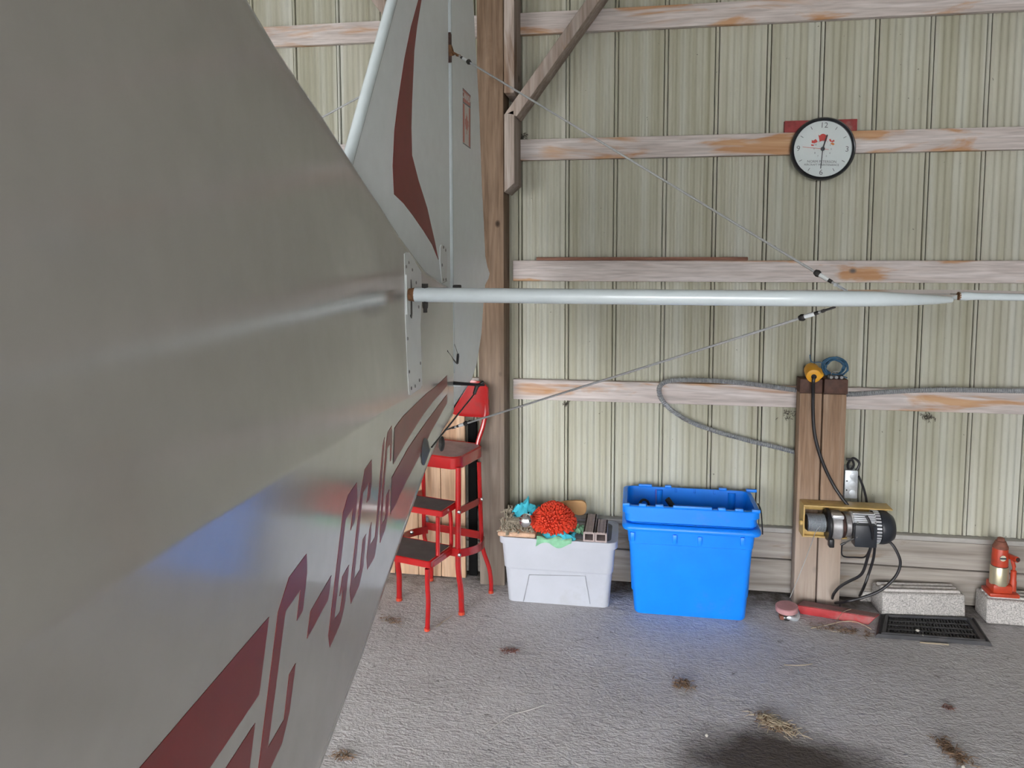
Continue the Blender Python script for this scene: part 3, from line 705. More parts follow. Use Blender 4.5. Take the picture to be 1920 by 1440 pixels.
# rings and braces between the legs
def band(a, b, h, th=.004, sag=V(0, 0, 0), n=8):
    rr = []
    for i in range(n + 1):
        t = i / n; p = a + (b - a) * t + sag * (4 * t * (1 - t)); d = (b - a).normalized(); nn = d.cross(V(0, 0, 1)).normalized() * th
        rr.append([p + nn + V(0, 0, h / 2), p - nn + V(0, 0, h / 2), p - nn - V(0, 0, h / 2), p + nn - V(0, 0, h / 2)])
    m = MB().grid(rr, close=True); m.add(rr[0], [(0, 1, 2, 3)]); m.add(rr[-1], [(0, 1, 2, 3)])
    return m.build('brace', M['red'], st, smooth=40)
a, b = at(862, 957, 3.135), at(897, 940, 3.37); band(a, b, .032)
a2, b2 = at(862, 1037, 3.125), at(907, 1012, 3.375); out = V(.035, -.01, 0); band(a2, b2, .036, sag=out)
band(at(900, 1003, 3.385), at(900, 1003, 3.385) + LW, .036); band(a2, a2 + LW, .036)
band(a + LW, b + LW, .032); band(a2 + LW, b2 + LW, .036, sag=-out)
def bolt(p): MB().lathe([(.0085, 0), (.0085, .003), (.005, .006), (.001, .007)], p, FD + V(.4, 0, 0), 10).build('bolt', M['chrome'], st)
for p in (at(861, 960, 3.118), at(861.5, 1040.5, 3.105), at(903.5, 936, 3.37), at(772, 998, 3.15)): bolt(p)
# the two steps
def step(fc, z, width, depth, fh):
    f = V(fc.x, fc.y, z)
    ou = seat_outline(f, width, depth, .012, z)
    MB().grid([inset(dn(ou, z - .003), .90), inset(dn(ou, z), .96), dn(ou, z - .003), dn(ou, z - fh), inset(dn(ou, z - fh), .97), inset(dn(ou, z - .012), .95)], close=True).build('step', M['red'], st)
    q = inset(dn(ou, z - .0015), .93)
    MB().add(q + [p - V(0, 0, .004) for p in q], [tuple(range(24)), tuple(range(24, 48))[::-1]]).build('step_tread', M['tread'], st, smooth=0)
s1c = at(806, 1054, 2.95); s2c = at(829, 959, 3.03)
step(s1c, s1c.z, .34, .20, .028); step(s2c, s2c.z, .32, .145, .026)
for sft in (V(0, 0, 0), WD * .31):
    leg('leg', [(801, 1066, 2.965), (801.5, 1100, 2.965), (803, 1130, 2.97), (801, 1185, 2.985)], .0108, sft)
    MB().tube([at(821, 969, 3.035) + sft, at(821, 1043, 3.03) + sft], .0098, 10).build('step_support', M['red'], st)
    MB().tube(smoothpath([at(842, 955, 3.18) + sft, at(845, 970, 3.18) + sft, at(846, 1020, 3.17) + sft, at(842, 1034, 3.16) + sft], 4), .0095, 10).build('step_support', M['red'], st)
    band(at(812, 1058, 2.98) + sft, at(852, 1030, 3.16) + sft, .022)

# ---------------------------------------------------------------- grey tote and what lies on it
TY = 3.30
a, b = onz(952, 1127), onz(1142, 1134)
t0, t1 = at(941, 1018, TY - .02), at(1150, 1022, TY - .02)
zt = .315
def rrect(x0, x1, y0, y1, z, r, n=5):
    out = []
    for cx, cy, q in ((x1 - r, y0 + r, -PI / 2), (x1 - r, y1 - r, 0), (x0 + r, y1 - r, PI / 2), (x0 + r, y0 + r, PI)):
        for i in range(n): t = q + i / (n - 1) * PI / 2; out.append(V(cx + r * math.cos(t), cy + r * math.sin(t), z))
    return out
def capped(mb, ring, flip=False): mb.add(ring, [tuple(range(len(ring)))]); return mb
tx0, tx1 = a.x, b.x; ux0, ux1 = t0.x - .004, t1.x + .006
tote = thing('storage_tote', ((tx0 + tx1) / 2, 3.42, 0), 'grey plastic storage tote with dark lid, heaped with cleaning cloths', 'storage box')
rows = []; YB = 3.555
for k in (0, .02, .5, .505, .53, .535, .97, 1.0):
    z = zt * k; e = .012 if k > .52 else .0
    x0 = tx0 + (ux0 - tx0) * k - e * .35; x1 = tx1 + (ux1 - tx1) * k + e * .35
    rows.append(rrect(x0, x1, TY + .012 - .012 * k - e * .4, YB, max(z, .001), .03))
mb = MB().grid(rows, close=True); capped(mb, rows[0]); capped(mb, rows[-1])
mb.build('tote_body', M['tote'], tote, smooth=40)
# raised rim band
rm = [rrect(ux0 - .012, ux1 + .012, TY - .022, YB + .01, z, .04) for z in (zt - .028, zt - .024, zt, zt + .004)]
mb = MB().grid([inset(rm[0], .95)] + rm + [inset(rm[3], .955), inset([V(p.x, p.y, zt - .01) for p in rm[3]], .95)], close=True); mb.build('tote_rim', M['tote'], tote, smooth=40)
li = rrect(ux0 + .012, ux1 - .012, TY + .004, YB - .014, zt - .004, .035)
mb = MB().grid([li, inset([p + V(0, 0, .006) for p in li], .97), inset([p + V(0, 0, .006) for p in li], .90), inset([p + V(0, 0, .0) for p in li], .88)], close=True)
capped(mb, inset([p + V(0, 0, .0) for p in li], .88)); capped(mb, [p + V(0, 0, -.006) for p in li]); mb.build('tote_lid', M['lid'], tote, smooth=40)
fy = TY + .003
mb = MB()
for (xa, ya, xb, yb) in ((992, 1078, 981, 1128), (1097, 1080, 1106, 1132), (992, 1078, 1097, 1080)):
    mb.tube([at(xa, ya, fy - .001), at(xb, yb, fy + .004)], .0015, 5)
mb.build('molded_outline', plain('tote_shadow', (.32, .33, .36), .5), tote)
zl_ = zt + .004
def crumple(c, rx, ry, h, seed, n=22, fold=.5):
    rows = []
    for i in range(n):
        r = []
        for j in range(n):
            u, v = 2 * i / (n - 1) - 1, 2 * j / (n - 1) - 1
            f = noise.noise(V(u * 2.2 + seed, v * 2.2, seed)) ; g_ = noise.noise(V(u * 5 + seed, v * 5, 3))
            d = max(0, 1 - (u * u + v * v) * .55)
            r.append(V(c[0] + rx * (u + .16 * g_), c[1] + ry * (v + .16 * f), c[2] + h * d * (.65 + fold * f + .3 * g_) + .003))
        rows.append(r)
    m = MB().grid(rows); m.grid([[p - V(0, 0, .004) for p in r] for r in rows]); return m
# grey mop head with peach towel
mopc = onz(985, 990, zl_ + .02)
mp_ = thing('mop_head', V(mopc.x, mopc.y, zl_), 'shaggy grey mop pad with peach edge on left end of tote lid', 'mop')
px0 = at(934, 1000, TY).x; px1 = at(1005, 1000, TY).x
MB().box(px0, px1, TY - .02, 3.46, zl_, zl_ + .022).build('towel_base', M['peach'], mp_, bevel=.009, seg=3)
mb = MB()
for i in range(170):
    x = random.uniform(px0 + .005, px1 - .01); y = random.uniform(TY - .012, 3.50); z = zl_ + .02 + .05 * max(0, (y - TY) / .2)
    a_ = random.uniform(0, 2 * PI); L = random.uniform(.014, .034); d = V(math.cos(a_), math.sin(a_), 0) * L
    mb.tube([V(x, y, z - .018), V(x, y, z) + d * .3 + V(0, 0, .006), V(x, y, z) + d + V(0, 0, RV(.005) - .004)], [.0045, .0045, .0035], 5)
mb.build('mop_yarn', M['mop'], mp_, kind='stuff')
MB().box(px0 + .02, px1 - .01, 3.36, 3.52, zl_, zl_ + .05).build('mop_core', M['mop'], mp_, bevel=.015)
# chrome cap
c = at(985, 976, 3.262)
MB().lathe([(.030, -.026), (.031, -.004), (.029, .003), (.02, .009), (.008, .012), (.0, .0125)], c, V(-.12, -.95, .28), 24).build('chrome_cap', M['chrome'], label='round chrome cap lying beside the red wash mitt', cat='cap')
# cloths
def cloth(name, m, mat, label, cat='cloth'): return m.build(name, mat, smooth=60, label=label, cat=cat)
c = at(992, 948, 3.46); m = MB(); rows = []
nn = 20
for i in range(nn):
    r = []
    for j in range(nn):
        u, v = 2 * i / (nn - 1) - 1, 2 * j / (nn - 1) - 1
        pk_ = math.exp(-((u + .05) ** 2 * 4.5 + (v - .1) ** 2 * 3)) + .45 * math.exp(-((u + .75) ** 2 * 8 + (v + .3) ** 2 * 4))
        f = noise.noise(V(u * 2.5, v * 2.5, 7.3))
        r.append(V(c.x + .070 * u + .02 * f, c.y + .06 * v + .02 * f, zl_ + .06 + .062 * pk_ + .034 * f + .02 * noise.noise(V(u * 6, v * 6, 2)) - .03 * max(0, u) - .012 * (v < -.6)))
    rows.append(r)
m.grid(rows); m.grid([[p - V(0, 0, .005) for p in r] for r in rows]); cloth('microfiber_cloth', m, M['teal'], 'turquoise cloth bunched to a peak on the mop pad')
c = at(1046, 1001, 3.30)
cloth('microfiber_cloth', crumple((c.x, 3.335, zl_ - .002), .078, .06, .034, 4.2, fold=.9), M['teal'], 'turquoise cloth crumpled underneath the red wash mitt')
def drape(x0, x1, y0, y1, z, seed, fallx=0):
    rows = []; n = 18
    for i in range(n):
        r = []
        for j in range(n):
            u, v = i / (n - 1), j / (n - 1)
            f = noise.noise(V(u * 4 + seed, v * 3, seed)); X = x0 + (x1 - x0) * u + .008 * f; Y = y0 + (y1 - y0) * v
            Z = z + .012 * f + .01
            edge_y = TY - .024
            if Y < edge_y: Z = z + .006 - (edge_y - Y) * (1.0 + .5 * math.sin(u * 9 + seed)); Y = edge_y - .004 - .006 * (f + .6)
            r.append(V(X, Y, Z))
        rows.append(r)
    m = MB().grid(rows); m.grid([[p + V(0, .0015, -.004) for p in r] for r in rows]); return m
xa = at(1006, 1010, TY).x; xb = at(1072, 1010, TY).x
cloth('microfiber_cloth', drape(xa, xb, TY - .048, TY + .06, zl_, 2.1), M['green'], 'pale green cloth hanging over front edge of the grey tote')
c = at(1084, 992, 3.36)
cloth('microfiber_cloth', crumple((c.x + .005, 3.40, zl_ - .002), .034, .05, .035, 9.4), M['green'], 'green cloth corner poking out right of the red mitt')
# red chenille wash mitt
c = at(1038, 968, 3.36)
mt = thing('wash_mitt', V(c.x, c.y, zl_ + .02), 'red chenille wash mitt with stubby noodles on the tote', 'wash mitt')
cz = zl_ + .064
MB().ell((c.x, c.y, cz), (.074, .07, .060), 18, 10).build('mitt_body', M['mitt'], mt)
mb = MB()
for i in range(560):
    k = (i + .5) / 560; th = math.acos(1 - 1.55 * k); ph = i * 2.39996
    d = V(math.sin(th) * math.cos(ph), math.sin(th) * math.sin(ph), math.cos(th))
    dome = 1 + .25 * max(0, d.z) ** 3; p = V(c.x + d.x * (.070 + .012 * (1 - d.z) * (d.y < .3)), c.y + d.y * .066, cz + d.z * .052 * dome); d2 = (d + V(RV(.3), RV(.3), RV(.2) + .05)).normalized()
    mb.tube([p, p + d2 * .014, p + d2 * .026 + V(0, 0, -.002)], [.0052, .0056, .0040], 6)
mb.build('chenille', M['mitt'], mt, kind='stuff')
# tan sole against the wall
s = [at(x, y, 3.50) for x, y in ((1045, 944), (1060, 940.5), (1080, 939), (1092, 939.5), (1098, 943), (1100, 950), (1099, 960), (1094, 966), (1085, 967), (1070, 962), (1056, 958), (1045, 962))]
MB().prism([p for p in s], (0, .02, 0)).build('tan_sole', M['tanfoam'], tri=True, bevel=.004, label='tan paddle shaped sole standing up behind the red mitt', cat='sole')
# two composite deck offcuts: square tubes with grooved tops
def deck(x0, x1, yf, yb, h, label):
    t = thing('deck_offcut', V((x0 + x1) / 2, (yf + yb) / 2, zl_), label, 'offcut', 'hollow deck offcuts')
    w = .007; mb = MB()
    mb.box(x0, x0 + w, yf, yb, zl_, zl_ + h); mb.box(x1 - w, x1, yf, yb, zl_, zl_ + h); mb.box(x0 + w, x1 - w, yf, yb, zl_, zl_ + w); mb.box(x0 + w, x1 - w, yf, yb, zl_ + h - w - .003, zl_ + h - .003)
    mb.build('shell', M['deck'], t, smooth=0, weld=False)
    g = (x1 - x0) / 3
    for k in range(3):
        B(x0 + k * g + .0012, x0 + (k + 1) * g - .0012, yf, yb, zl_ + h - .004, zl_ + h).build('rib', M['deck'], t)
    return t
d0, d1, d2 = at(1094, 1005, TY).x, at(1115.5, 1005, TY).x, at(1138, 1005, TY).x
deck(d0, d1 - .001, TY - .015, 3.52, .045, 'hollow brown deck offcut next to the mitt, longer of two'); deck(d1 + .001, d2, TY - .015, 3.455, .045, 'hollow brown deck offcut at right end of tote lid, shorter')

# ---------------------------------------------------------------- two nested blue bins
BY = 3.25
a, b = onz(1189, 1146), onz(1397, 1160); by0 = 3.285
lz = at(1300, 990, BY).z
lx0, lx1 = at(1166, 985, BY).x, at(1431, 994, BY).x
sk = .018                                        # the bins stand a little askew: the right end nearer
bx0, bx1 = a.x, b.x
wx0, wx1 = at(1177, 1000, 3.265).x, at(1416, 1006, 3.265).x
YBK = 3.56
def binrows(spec):
    return [rrect(x0, x1, y0, y1, z, r) for x0, x1, y0, y1, z, r in spec]
bin1 = thing('blue_bin', ((bx0 + bx1) / 2, 3.42, 0), 'lower blue plastic bin on the floor, holding another bin', 'bin')
zr = lz - .012
sp = [(bx0 + .006, bx1 - .006, by0 + .004, YBK - .04, .001, .025), (bx0, bx1, by0, YBK - .036, .008, .03)]
zb1 = at(1300, 1024, 3.27).z
k = zb1 / zr
lx = lambda k: (bx0 + (wx0 - bx0) * k, bx1 + (wx1 - bx1) * k)
for kk, o in ((k - .006, 0), (k, .003), (1, .004)):
    x0, x1 = lx(kk); sp.append((x0 - o, x1 + o, by0 - .02 * kk - o, YBK - .036 + .02 * kk, zr * kk, .03))
R = binrows(sp)
mb = MB().grid(R, close=True); capped(mb, R[0]); mb.grid([R[-1], inset(R[-1], .985), inset([V(p.x, p.y, .05) for p in R[1]], .96)], close=True); mb.build('bin_body', M['blue'], bin1, smooth=40)
y0 = BY - .004
R = binrows([(wx0 - .002, wx1 + .002, by0 - .022, YBK - .014, zr - .016, .035), (lx0 + .004, lx1 - .004, y0 + .004, YBK + .004, zr - .016, .04), (lx0, lx1, y0, YBK + .008, zr - .008, .045), (lx0 + .004, lx1 - .004, y0 + .003, YBK + .006, zr + .004, .045), (lx0 + .02, lx1 - .02, y0 + .016, YBK - .006, zr + .012, .04), (lx0 + .03, lx1 - .03, y0 + .028, YBK - .014, zr + .008, .04)])
MB().grid(R, close=True).build('bin_rim', M['blue'], bin1, smooth=50)
for x, y in ((1186, 1003), (1265, 1008), (1312, 1012), (1392, 1013)):
    p = at(x, y + 2, 3.266); B(p.x - .009, p.x + .009, p.y - .012, p.y + .01, p.z - .018, p.z + .02).build('rim_rib', M['blue'], bin1, bevel=.002)
# upper bin
uz1 = .502; ux0, ux1 = at(1167, 952, BY).x, at(1428, 964, BY).x
uy0, uy1 = BY + .012, YBK + .002
bin2 = thing('blue_bin', ((ux0 + ux1) / 2, 3.42, zr + .0), 'upper blue plastic bin with notched rim, nested inside lower bin', 'bin')
i0 = .020
ot = binrows([(lx0 + .045, lx1 - .045, uy0 + .03, uy1 - .03, .10, .03), (lx0 + .028, lx1 - .028, uy0 + .018, uy1 - .014, zr + .012, .035), (ux0 + .010, ux1 - .010, uy0 + .008, uy1 - .004, zr + .02, .035), (ux0 + .010, ux1 - .010, uy0 + .008, uy1 - .004, uz1 - .036, .035), (ux0, ux1, uy0, uy1, uz1 - .034, .035), (ux0, ux1, uy0, uy1, uz1 - .004, .035), (ux0 + .004, ux1 - .004, uy0 + .004, uy1 - .004, uz1, .035),
    (ux0 + i0, ux1 - i0, uy0 + i0, uy1 - .012, uz1, .03), (ux0 + i0 + .003, ux1 - i0 - .003, uy0 + i0 + .002, uy1 - .014, uz1 - .04, .03), (lx0 + .052, lx1 - .052, uy0 + .036, uy1 - .036, .11, .03)])
mb = MB().grid(ot, close=True); capped(mb, ot[0]); capped(mb, ot[-1]); mb.build('bin_body', M['blue'], bin2, smooth=40)
def notch(pxs, Y, zc, name='rim_tab'):
    for xa, xb in pxs:
        p, q_ = at(xa, 950, Y), at(xb, 950, Y)
        B(p.x, q_.x, Y - .008, Y + .008, zc - .004, zc + .010).build(name, M['blue'], bin2, bevel=.003)
notch([(1168, 1181), (1198, 1212), (1229, 1244), (1262, 1335), (1346, 1361), (1378, 1394), (1410, 1426)], uy0 + .010, uz1)
notch([(1197, 1222), (1246, 1258), (1347, 1362), (1398, 1418)], uy1 - .006, uz1)
for x in (1267, 1302, 1339):
    p = at(x, 920, uy1 - .016); MB().tube([V(p.x - .004, p.y, uz1 - .002), V(p.x - .004, p.y, uz1 - .02), V(p.x + .004, p.y, uz1 - .02), V(p.x + .004, p.y, uz1 - .002)], .0018, 5).build('hinge_loop', M['blue'], bin2)
for xa, xb in ((1226, 1245), (1362, 1382)):
    p, q_ = at(xa, 940, uy1 - .02), at(xb, 940, uy1 - .02)
    MB().lathe([(.018, 0), (.018, .30)], V((p.x + q_.x) / 2, uy1 - .010, uz1 - .31), (0, 0, 1), 14).build('wall_flute', M['blue'], bin2)
p = at(1230, 930, uy1 - .03); MB().tube([V(p.x, p.y - .002, uz1 - .004), V(p.x + .001, p.y - .004, uz1 - .12)], .0012, 5).build('red_mark', plain('pink_scuff', (.6, .12, .22), .6), bin2)
c = at(1260, 945, 3.48); MB().tube([c + V(-.022, .01, .020), c + V(.05, -.05, -.06)], .0135, 12).build('black_tool_handle', M['black'], label='black tool handle sticking up inside the upper blue bin', cat='tool', bevel=0)
c = at(1208, 948, 3.46); MB().tube([c + V(.022 * math.cos(t_ * PI / 7), .012 * math.sin(t_ * PI / 7), .024 * math.sin(t_ * PI / 7)) for t_ in range(14)], .006, 8, closed=True).build('black_cable_ring', M['black'], label='black ring of cable in left corner of upper blue bin', cat='cable')
p = at(1430, 958, 3.40); MB().tube(smoothpath([V(lx1 + .006, 3.44, uz1 - .02), V(lx1 + .010, 3.38, uz1 - .03), V(lx1 + .006, 3.31, lz + .0), V(lx1 + .006, 3.30, lz - .03)], 4), .003, 6).build('black_cord_scrap', M['cord'], label='thin black cord hanging over the right end of the bins', cat='cord')

# ---------------------------------------------------------------- flexible conduit on the wall
cp = [(1985, 734), (1920, 733), (1850, 732), (1780, 731), (1720, 732), (1660, 735), (1600, 739), (1540, 737), (1490, 731), (1440, 724), (1390, 718), (1340, 714), (1290, 712.5), (1255, 714), (1239, 722), (1236, 735), (1243, 752), (1262, 771), (1295, 791), (1340, 808), (1400, 825), (1450, 837), (1500, 850), (1535, 858)]
path = smoothpath([at(x, y, 3.588 if y > 752 else 3.564) for x, y in cp], 6)
L = [0]
for a_, b_ in zip(path, path[1:]): L.append(L[-1] + (b_ - a_).length)
pts = []; n = int(L[-1] / .0045); j = 0
for i in range(n + 1):
    s_ = L[-1] * i / n
    while j < len(L) - 2 and L[j + 1] < s_: j += 1
    pts.append(path[j].lerp(path[j + 1], (s_ - L[j]) / max(1e-9, L[j + 1] - L[j])))
MB().tube(pts, [.0122 if i % 2 else .0098 for i in range(len(pts))], 8).build('flexible_conduit', M['conduit'], smooth=0, label='ribbed grey metal conduit looping along the wall board', cat='conduit')

# ---------------------------------------------------------------- winch post
WPY = 3.478
wp = thing('winch_post', (.86, 3.53, 0), 'short post of two brown timbers carrying the electric winch', 'post')
xl0, xl1, xm, xr1 = at(1500, 735, WPY).x, at(1542, 735, WPY).x, at(1544.5, 735, WPY).x, at(1588, 735, WPY).x
zc0, zc1 = at(1540, 738, WPY).z, at(1540, 711, WPY).z
xmid = (xl1 + xm) / 2
B(xl0, xmid - .003, WPY, GF - .028, 0, zc0).build('timber', M['winchpost'], wp, bevel=.004)
B(xmid + .003, xr1, WPY, GF - .028, 0, zc0 - .002).build('timber', M['winchpost'], wp, bevel=.004)
B(xl0 - .002, xmid - .003, WPY - .004, GF - .028, zc0 + .001, zc1).build('cap_block', M['cap'], wp, bevel=.004)
B(xmid + .003, xr1 + .003, WPY - .006, GF - .028, zc0, zc1 + .002).build('cap_block', M['cap'], wp, bevel=.004)
# yellow plug with black cord
c = at(1526, 706, 3.44)
yp = thing('yellow_plug', V(c.x, 3.48, zc1), 'yellow plug connector on top of winch post, black cord hanging from it', 'plug')
ax = V(.06, .95, .27).normalized()
MB().lathe([(.024, 0), (.031, .003), (.033, .02), (.033, .07), (.028, .085)], c, ax, 20).build('plug_body', M['yellow'], yp)
MB().lathe([(.012, -.004), (.0105, .006)], c, ax, 14).build('cord_grip', M['black'], yp)
MB().hexa([c + V(.01, -.002, .02), c + V(.045, .0, .005), c + V(.045, .05, .03), c + V(.01, .05, .045)], [c + V(.0, -.002, -.02), c + V(.03, .0, -.012), c + V(.03, .05, .01), c + V(.0, .05, .01)]).build('plug_tab', M['yellow'], yp, bevel=.005)
MB().tube(smoothpath([c - ax * .004] + [at(x, y, Yy) for x, y, Yy in ((1525, 716, 3.43), (1524.5, 735, 3.455), (1524.5, 770, 3.468), (1527, 810, 3.47), (1535, 845, 3.468), (1548, 880, 3.468), (1562, 908, 3.466), (1576, 930, 3.45), (1590, 948, 3.43))], 6), .0075, 8).build('plug_cord', M['cord'], yp)
# blue rope coil
c = at(1565, 688, 3.50)
mb = MB(); pp = []
for i in range(150):
    t_ = i / 22 * 2 * PI; rr = 1 + .20 * math.sin(i * .173) + RV(.03)
    pp.append(c + V(.046 * rr * math.cos(t_) + RV(.002), .012 * math.sin(i * .7) - .0, .038 * rr * math.sin(t_)))
pp += [c + V(.02, -.01, -.036), c + V(.05, -.02, -.045)]
mb.tube(pp, .0034, 6); mb.tube(smoothpath([c + V(-.04, 0, .012), at(1540, 679.5, 3.5), at(1524, 679, 3.5), at(1519.5, 674, 3.5), at(1518.5, 665, 3.5)], 4), .0022, 6)
mb.build('blue_rope_coil', M['blue2'], label='coil of dark blue line on top of the winch post', cat='rope')
cl = thing('cable_clamp', V(at(1560, 712, 3.5).x, 3.5, zc1 + .003), 'small shiny cable clamp lying on the right post cap', 'clamp')
p = at(1556, 712, 3.485)
B(p.x - .012, p.x + .055, 3.478, 3.51, zc1 + .003, zc1 + .02).build('clamp_saddle', M['dark'], cl, bevel=.004)
for k in (0, .022, .044):
    MB().lathe([(.0075, 0), (.0075, .01)], V(p.x + k, 3.472, zc1 + .012), (0, -1, 0), 6).build('clamp_nut', M['chrome'], cl)
MB().tube([V(p.x + .005, 3.49, zc1 + .02), V(p.x + .01, 3.49, zc1 + .032), V(p.x + .03, 3.49, zc1 + .034), V(p.x + .036, 3.49, zc1 + .02)], .003, 6).build('clamp_bow', M['chrome'], cl)
# junction box
jx0, jx1 = at(1584, 900, 3.52).x, at(1609, 900, 3.52).x
jz0, jz1 = at(1595, 935, 3.52).z, at(1595, 882, 3.52).z
jb = thing('junction_box', V((jx0 + jx1) / 2, 3.56, jz0), 'grey metal junction box with black cables beside the winch post', 'electrical box')
B(jx0, jx1, 3.52, GF + .035, jz0, jz1).build('box_body', M['galv'], jb, bevel=.004)
for k in range(3):
    zc_ = jz0 + (jz1 - jz0) * (.2 + .3 * k); MB().lathe([(.014, 0), (.014, .0015), (.011, .002)], V((jx0 + jx1) / 2 + .006, 3.52, zc_), (0, -1, 0), 18).build('knockout', M['galv'], jb)
for zz in (.3, .62): MB().lathe([(.0035, 0), (.0035, .0012)], V(jx0 + .009, 3.52, jz0 + (jz1 - jz0) * zz), (0, -1, 0), 8).build('screw_hole', M['black'], jb)
for pix in (((1587, 861), (1597, 862), (1601, 872), (1596, 880), (1592, 884)), ((1592, 884), (1590, 870), (1600, 859), (1611, 868), (1607, 880), (1600, 884)), ((1610, 893), (1618, 912), (1623, 930), (1626, 947), (1630, 960))):
    MB().tube(smoothpath([at(x, y, 3.535) for x, y in pix], 5), .0055, 7).build('box_cable', M['cord'], jb)

# ---------------------------------------------------------------- electric winch
WY0 = 3.40
wl = lambda x, y, Y=WY0: at(x, y, Y)
cz = wl(1560, 983).z; X_ = lambda px: wl(px, 983).x
win = thing('electric_winch', V(X_(1580), WPY - .01, cz - .08), 'electric cable winch with yellow frame and black motor on winch post', 'winch')
fx0, fx1 = X_(1505), X_(1672); fz1 = cz + .083; fz0 = cz - .062
yf, yb_ = 3.392, WPY - .002
B(fx0, fx1, yf, yb_, fz1 - .006, fz1).build('frame_plate', M['frame'], win, bevel=.002)
B(fx0, fx0 + .007, yf, yb_, fz0, fz1 - .006).build('frame_plate', M['frame'], win, bevel=.002)
B(fx0, X_(1590), yf + .01, yb_, fz0 - .004, fz0 + .003).build('frame_plate', M['frame'], win, bevel=.002)
B(fx0, fx1, yb_ - .006, yb_, fz1 - .045, fz1 - .006).build('frame_plate', M['frame'], win, bevel=.002)
B(fx0 + .007, X_(1548), 3.42, yb_ - .004, fz0 + .003, fz0 + .028).build('frame_bracket', M['frame'], win, bevel=.003)
MB().lathe([(.008, 0), (.011, .004), (.011, .012), (.006, .016)], V(fx0, WY0, cz), (-1, 0, 0), 10).build('axle_nut', M['frame'], win)
# drum with wound cable
x0, x1 = X_(1511), X_(1548)
MB().lathe([(.034, 0), (.034, x1 - x0)], V(x0, WY0, cz + .004), (1, 0, 0), 20).build('drum', M['dark'], win)
mb = MB(); hl = []
nt_ = 13
for i in range(nt_ * 14):
    t_ = i / 14 * 2 * PI; hl.append(V(x0 + .003 + (x1 - x0 - .008) * i / (nt_ * 14), WY0 + .038 * math.cos(t_), cz + .004 + .038 * math.sin(t_)))
mb.tube(hl, .0026, 6); mb.build('wound_cable', M['winchcable'], win)
MB().tube(smoothpath([V(X_(1533), WY0 - .042, cz + .002), at(1529, 998, 3.37), at(1524, 1012, 3.40), at(1510, 1050, 3.44), at(1496, 1085, 3.44), at(1481, 1121, 3.40)], 5), .0016, 6).build('hoist_cable', M['steel'], win)
def cyl(name, px0, px1, r, mat, extra=None, n=28, zc=None):
    xa, xb = X_(px0), X_(px1); e = .004
    prof = extra(xa, xb) if extra else [(r - e, 0), (r, e), (r, xb - xa - e), (r - e, xb - xa)]
    return MB().lathe(prof, V(xa, WY0, cz if zc is None else zc), (1, 0, 0), n).build(name, mat, win)
cyl('drum_flange', 1548, 1555, .070, M['black'])
B(X_(1550), X_(1560), WY0 - .055, WY0 - .02, cz - .088, cz - .05).build('flange_foot', M['black'], win, bevel=.005)
cyl('gear_housing', 1555, 1575, .063, M['casting'])
B(X_(1554), X_(1575), WY0 - .064, WY0 - .02, cz + .045, cz + .062).build('housing_lug', M['alum'], win, bevel=.004)
cyl('rusty_coupling', 1574, 1582, .056, M['rustdark'])
cyl('rusty_coupling', 1582, 1594, .048, M['casting'])
cyl('motor_body', 1593, 1637, .062, M['alum'])
for k in range(5):
    zz = cz + .034 + k * .0065; B(X_(1595), X_(1636), WY0 - math.sqrt(max(0, .066 ** 2 - (zz - cz) ** 2)), WY0, zz, zz + .0042).build('cooling_fin', M['alum'], win)
B(X_(1593), X_(1634), WY0 - .085, WY0 - .03, cz - .066, cz + .032).build('control_box', M['motor'], win, bevel=.005)
for x, y in ((1597, 979), (1629.5, 979.5), (1596, 1007)): MB().lathe([(.004, 0), (.004, .002)], V(X_(x), WY0 - .085, wl(x, y, WY0 - .085).z), (0, -1, 0), 10).build('box_screw', M['chrome'], win)
cyl('vent_ring', 1635, 1646, .069, M['motor'])
for k in range(30):
    t_ = 2 * PI * k / 30; p = V(X_(1640), WY0 + .070 * math.cos(t_), cz + .070 * math.sin(t_))
    MB().box(-.011, .010, -.0035, .0035, -.002, .002, Matrix.Translation(p) @ Matrix.Rotation(t_, 4, 'X') @ Matrix.Rotation(PI / 2, 4, 'X')).build('vent_fin', M['alum'], win)
cyl('fan_cowl', 1646, 1674, .072, M['motor'], lambda xa, xb: [(.073, 0), (.074, .004), (.073, .022), (.071, .026), (.070, (xb - xa) * .55), (.052, (xb - xa) * .97), (.048, xb - xa), (.02, xb - xa + .001)])
MB().tube(smoothpath([at(1606, 1008, 3.33), at(1596, 1012, 3.33), at(1584, 1018, 3.33), at(1576, 1022, 3.33)], 4), [.003] * 8 + [.0052] * 5, 8).build('switch_lever', M['black'], win)
def cord(pix, r=.0062): MB().tube(smoothpath([at(*p) for p in pix], 6), r, 8).build('winch_cord', M['cord'], win)
fy_ = 3.36
def fl0(x, y): p = onz(x, y, .008); return (x, y, p.y)
cord([(1624, 967, 3.31), (1631, 980, 3.30), (1636, 1000, 3.31), (1634, 1020, 3.33), (1627, 1045, 3.36), (1619, 1070, 3.38), (1610, 1081, 3.39), (1592, 1090, 3.41), (1575, 1100, 3.42), (1563, 1114, 3.42), fl0(1560, 1127)])
cord([(1628, 975, 3.31), (1636, 990, 3.31), (1638, 1012, 3.34), (1631, 1028, 3.37), (1622, 1044, 3.42), (1605, 1045, 3.46), (1580, 1042, 3.50), (1579, 1020, 3.50)], .0035)
cord([(1641, 1013, 3.38), (1638, 1045, 3.40), (1629, 1075, 3.42), (1620, 1100, 3.43), fl0(1611, 1119)])
cord([(1662, 1012, 3.40), (1674, 1022, 3.38), (1685, 1042, 3.37), (1688, 1058, 3.37), (1681, 1078, 3.37), (1665, 1096, 3.37), (1645, 1110, 3.365), (1615, 1121, 3.37), (1585, 1128, 3.38), fl0(1562, 1131)])

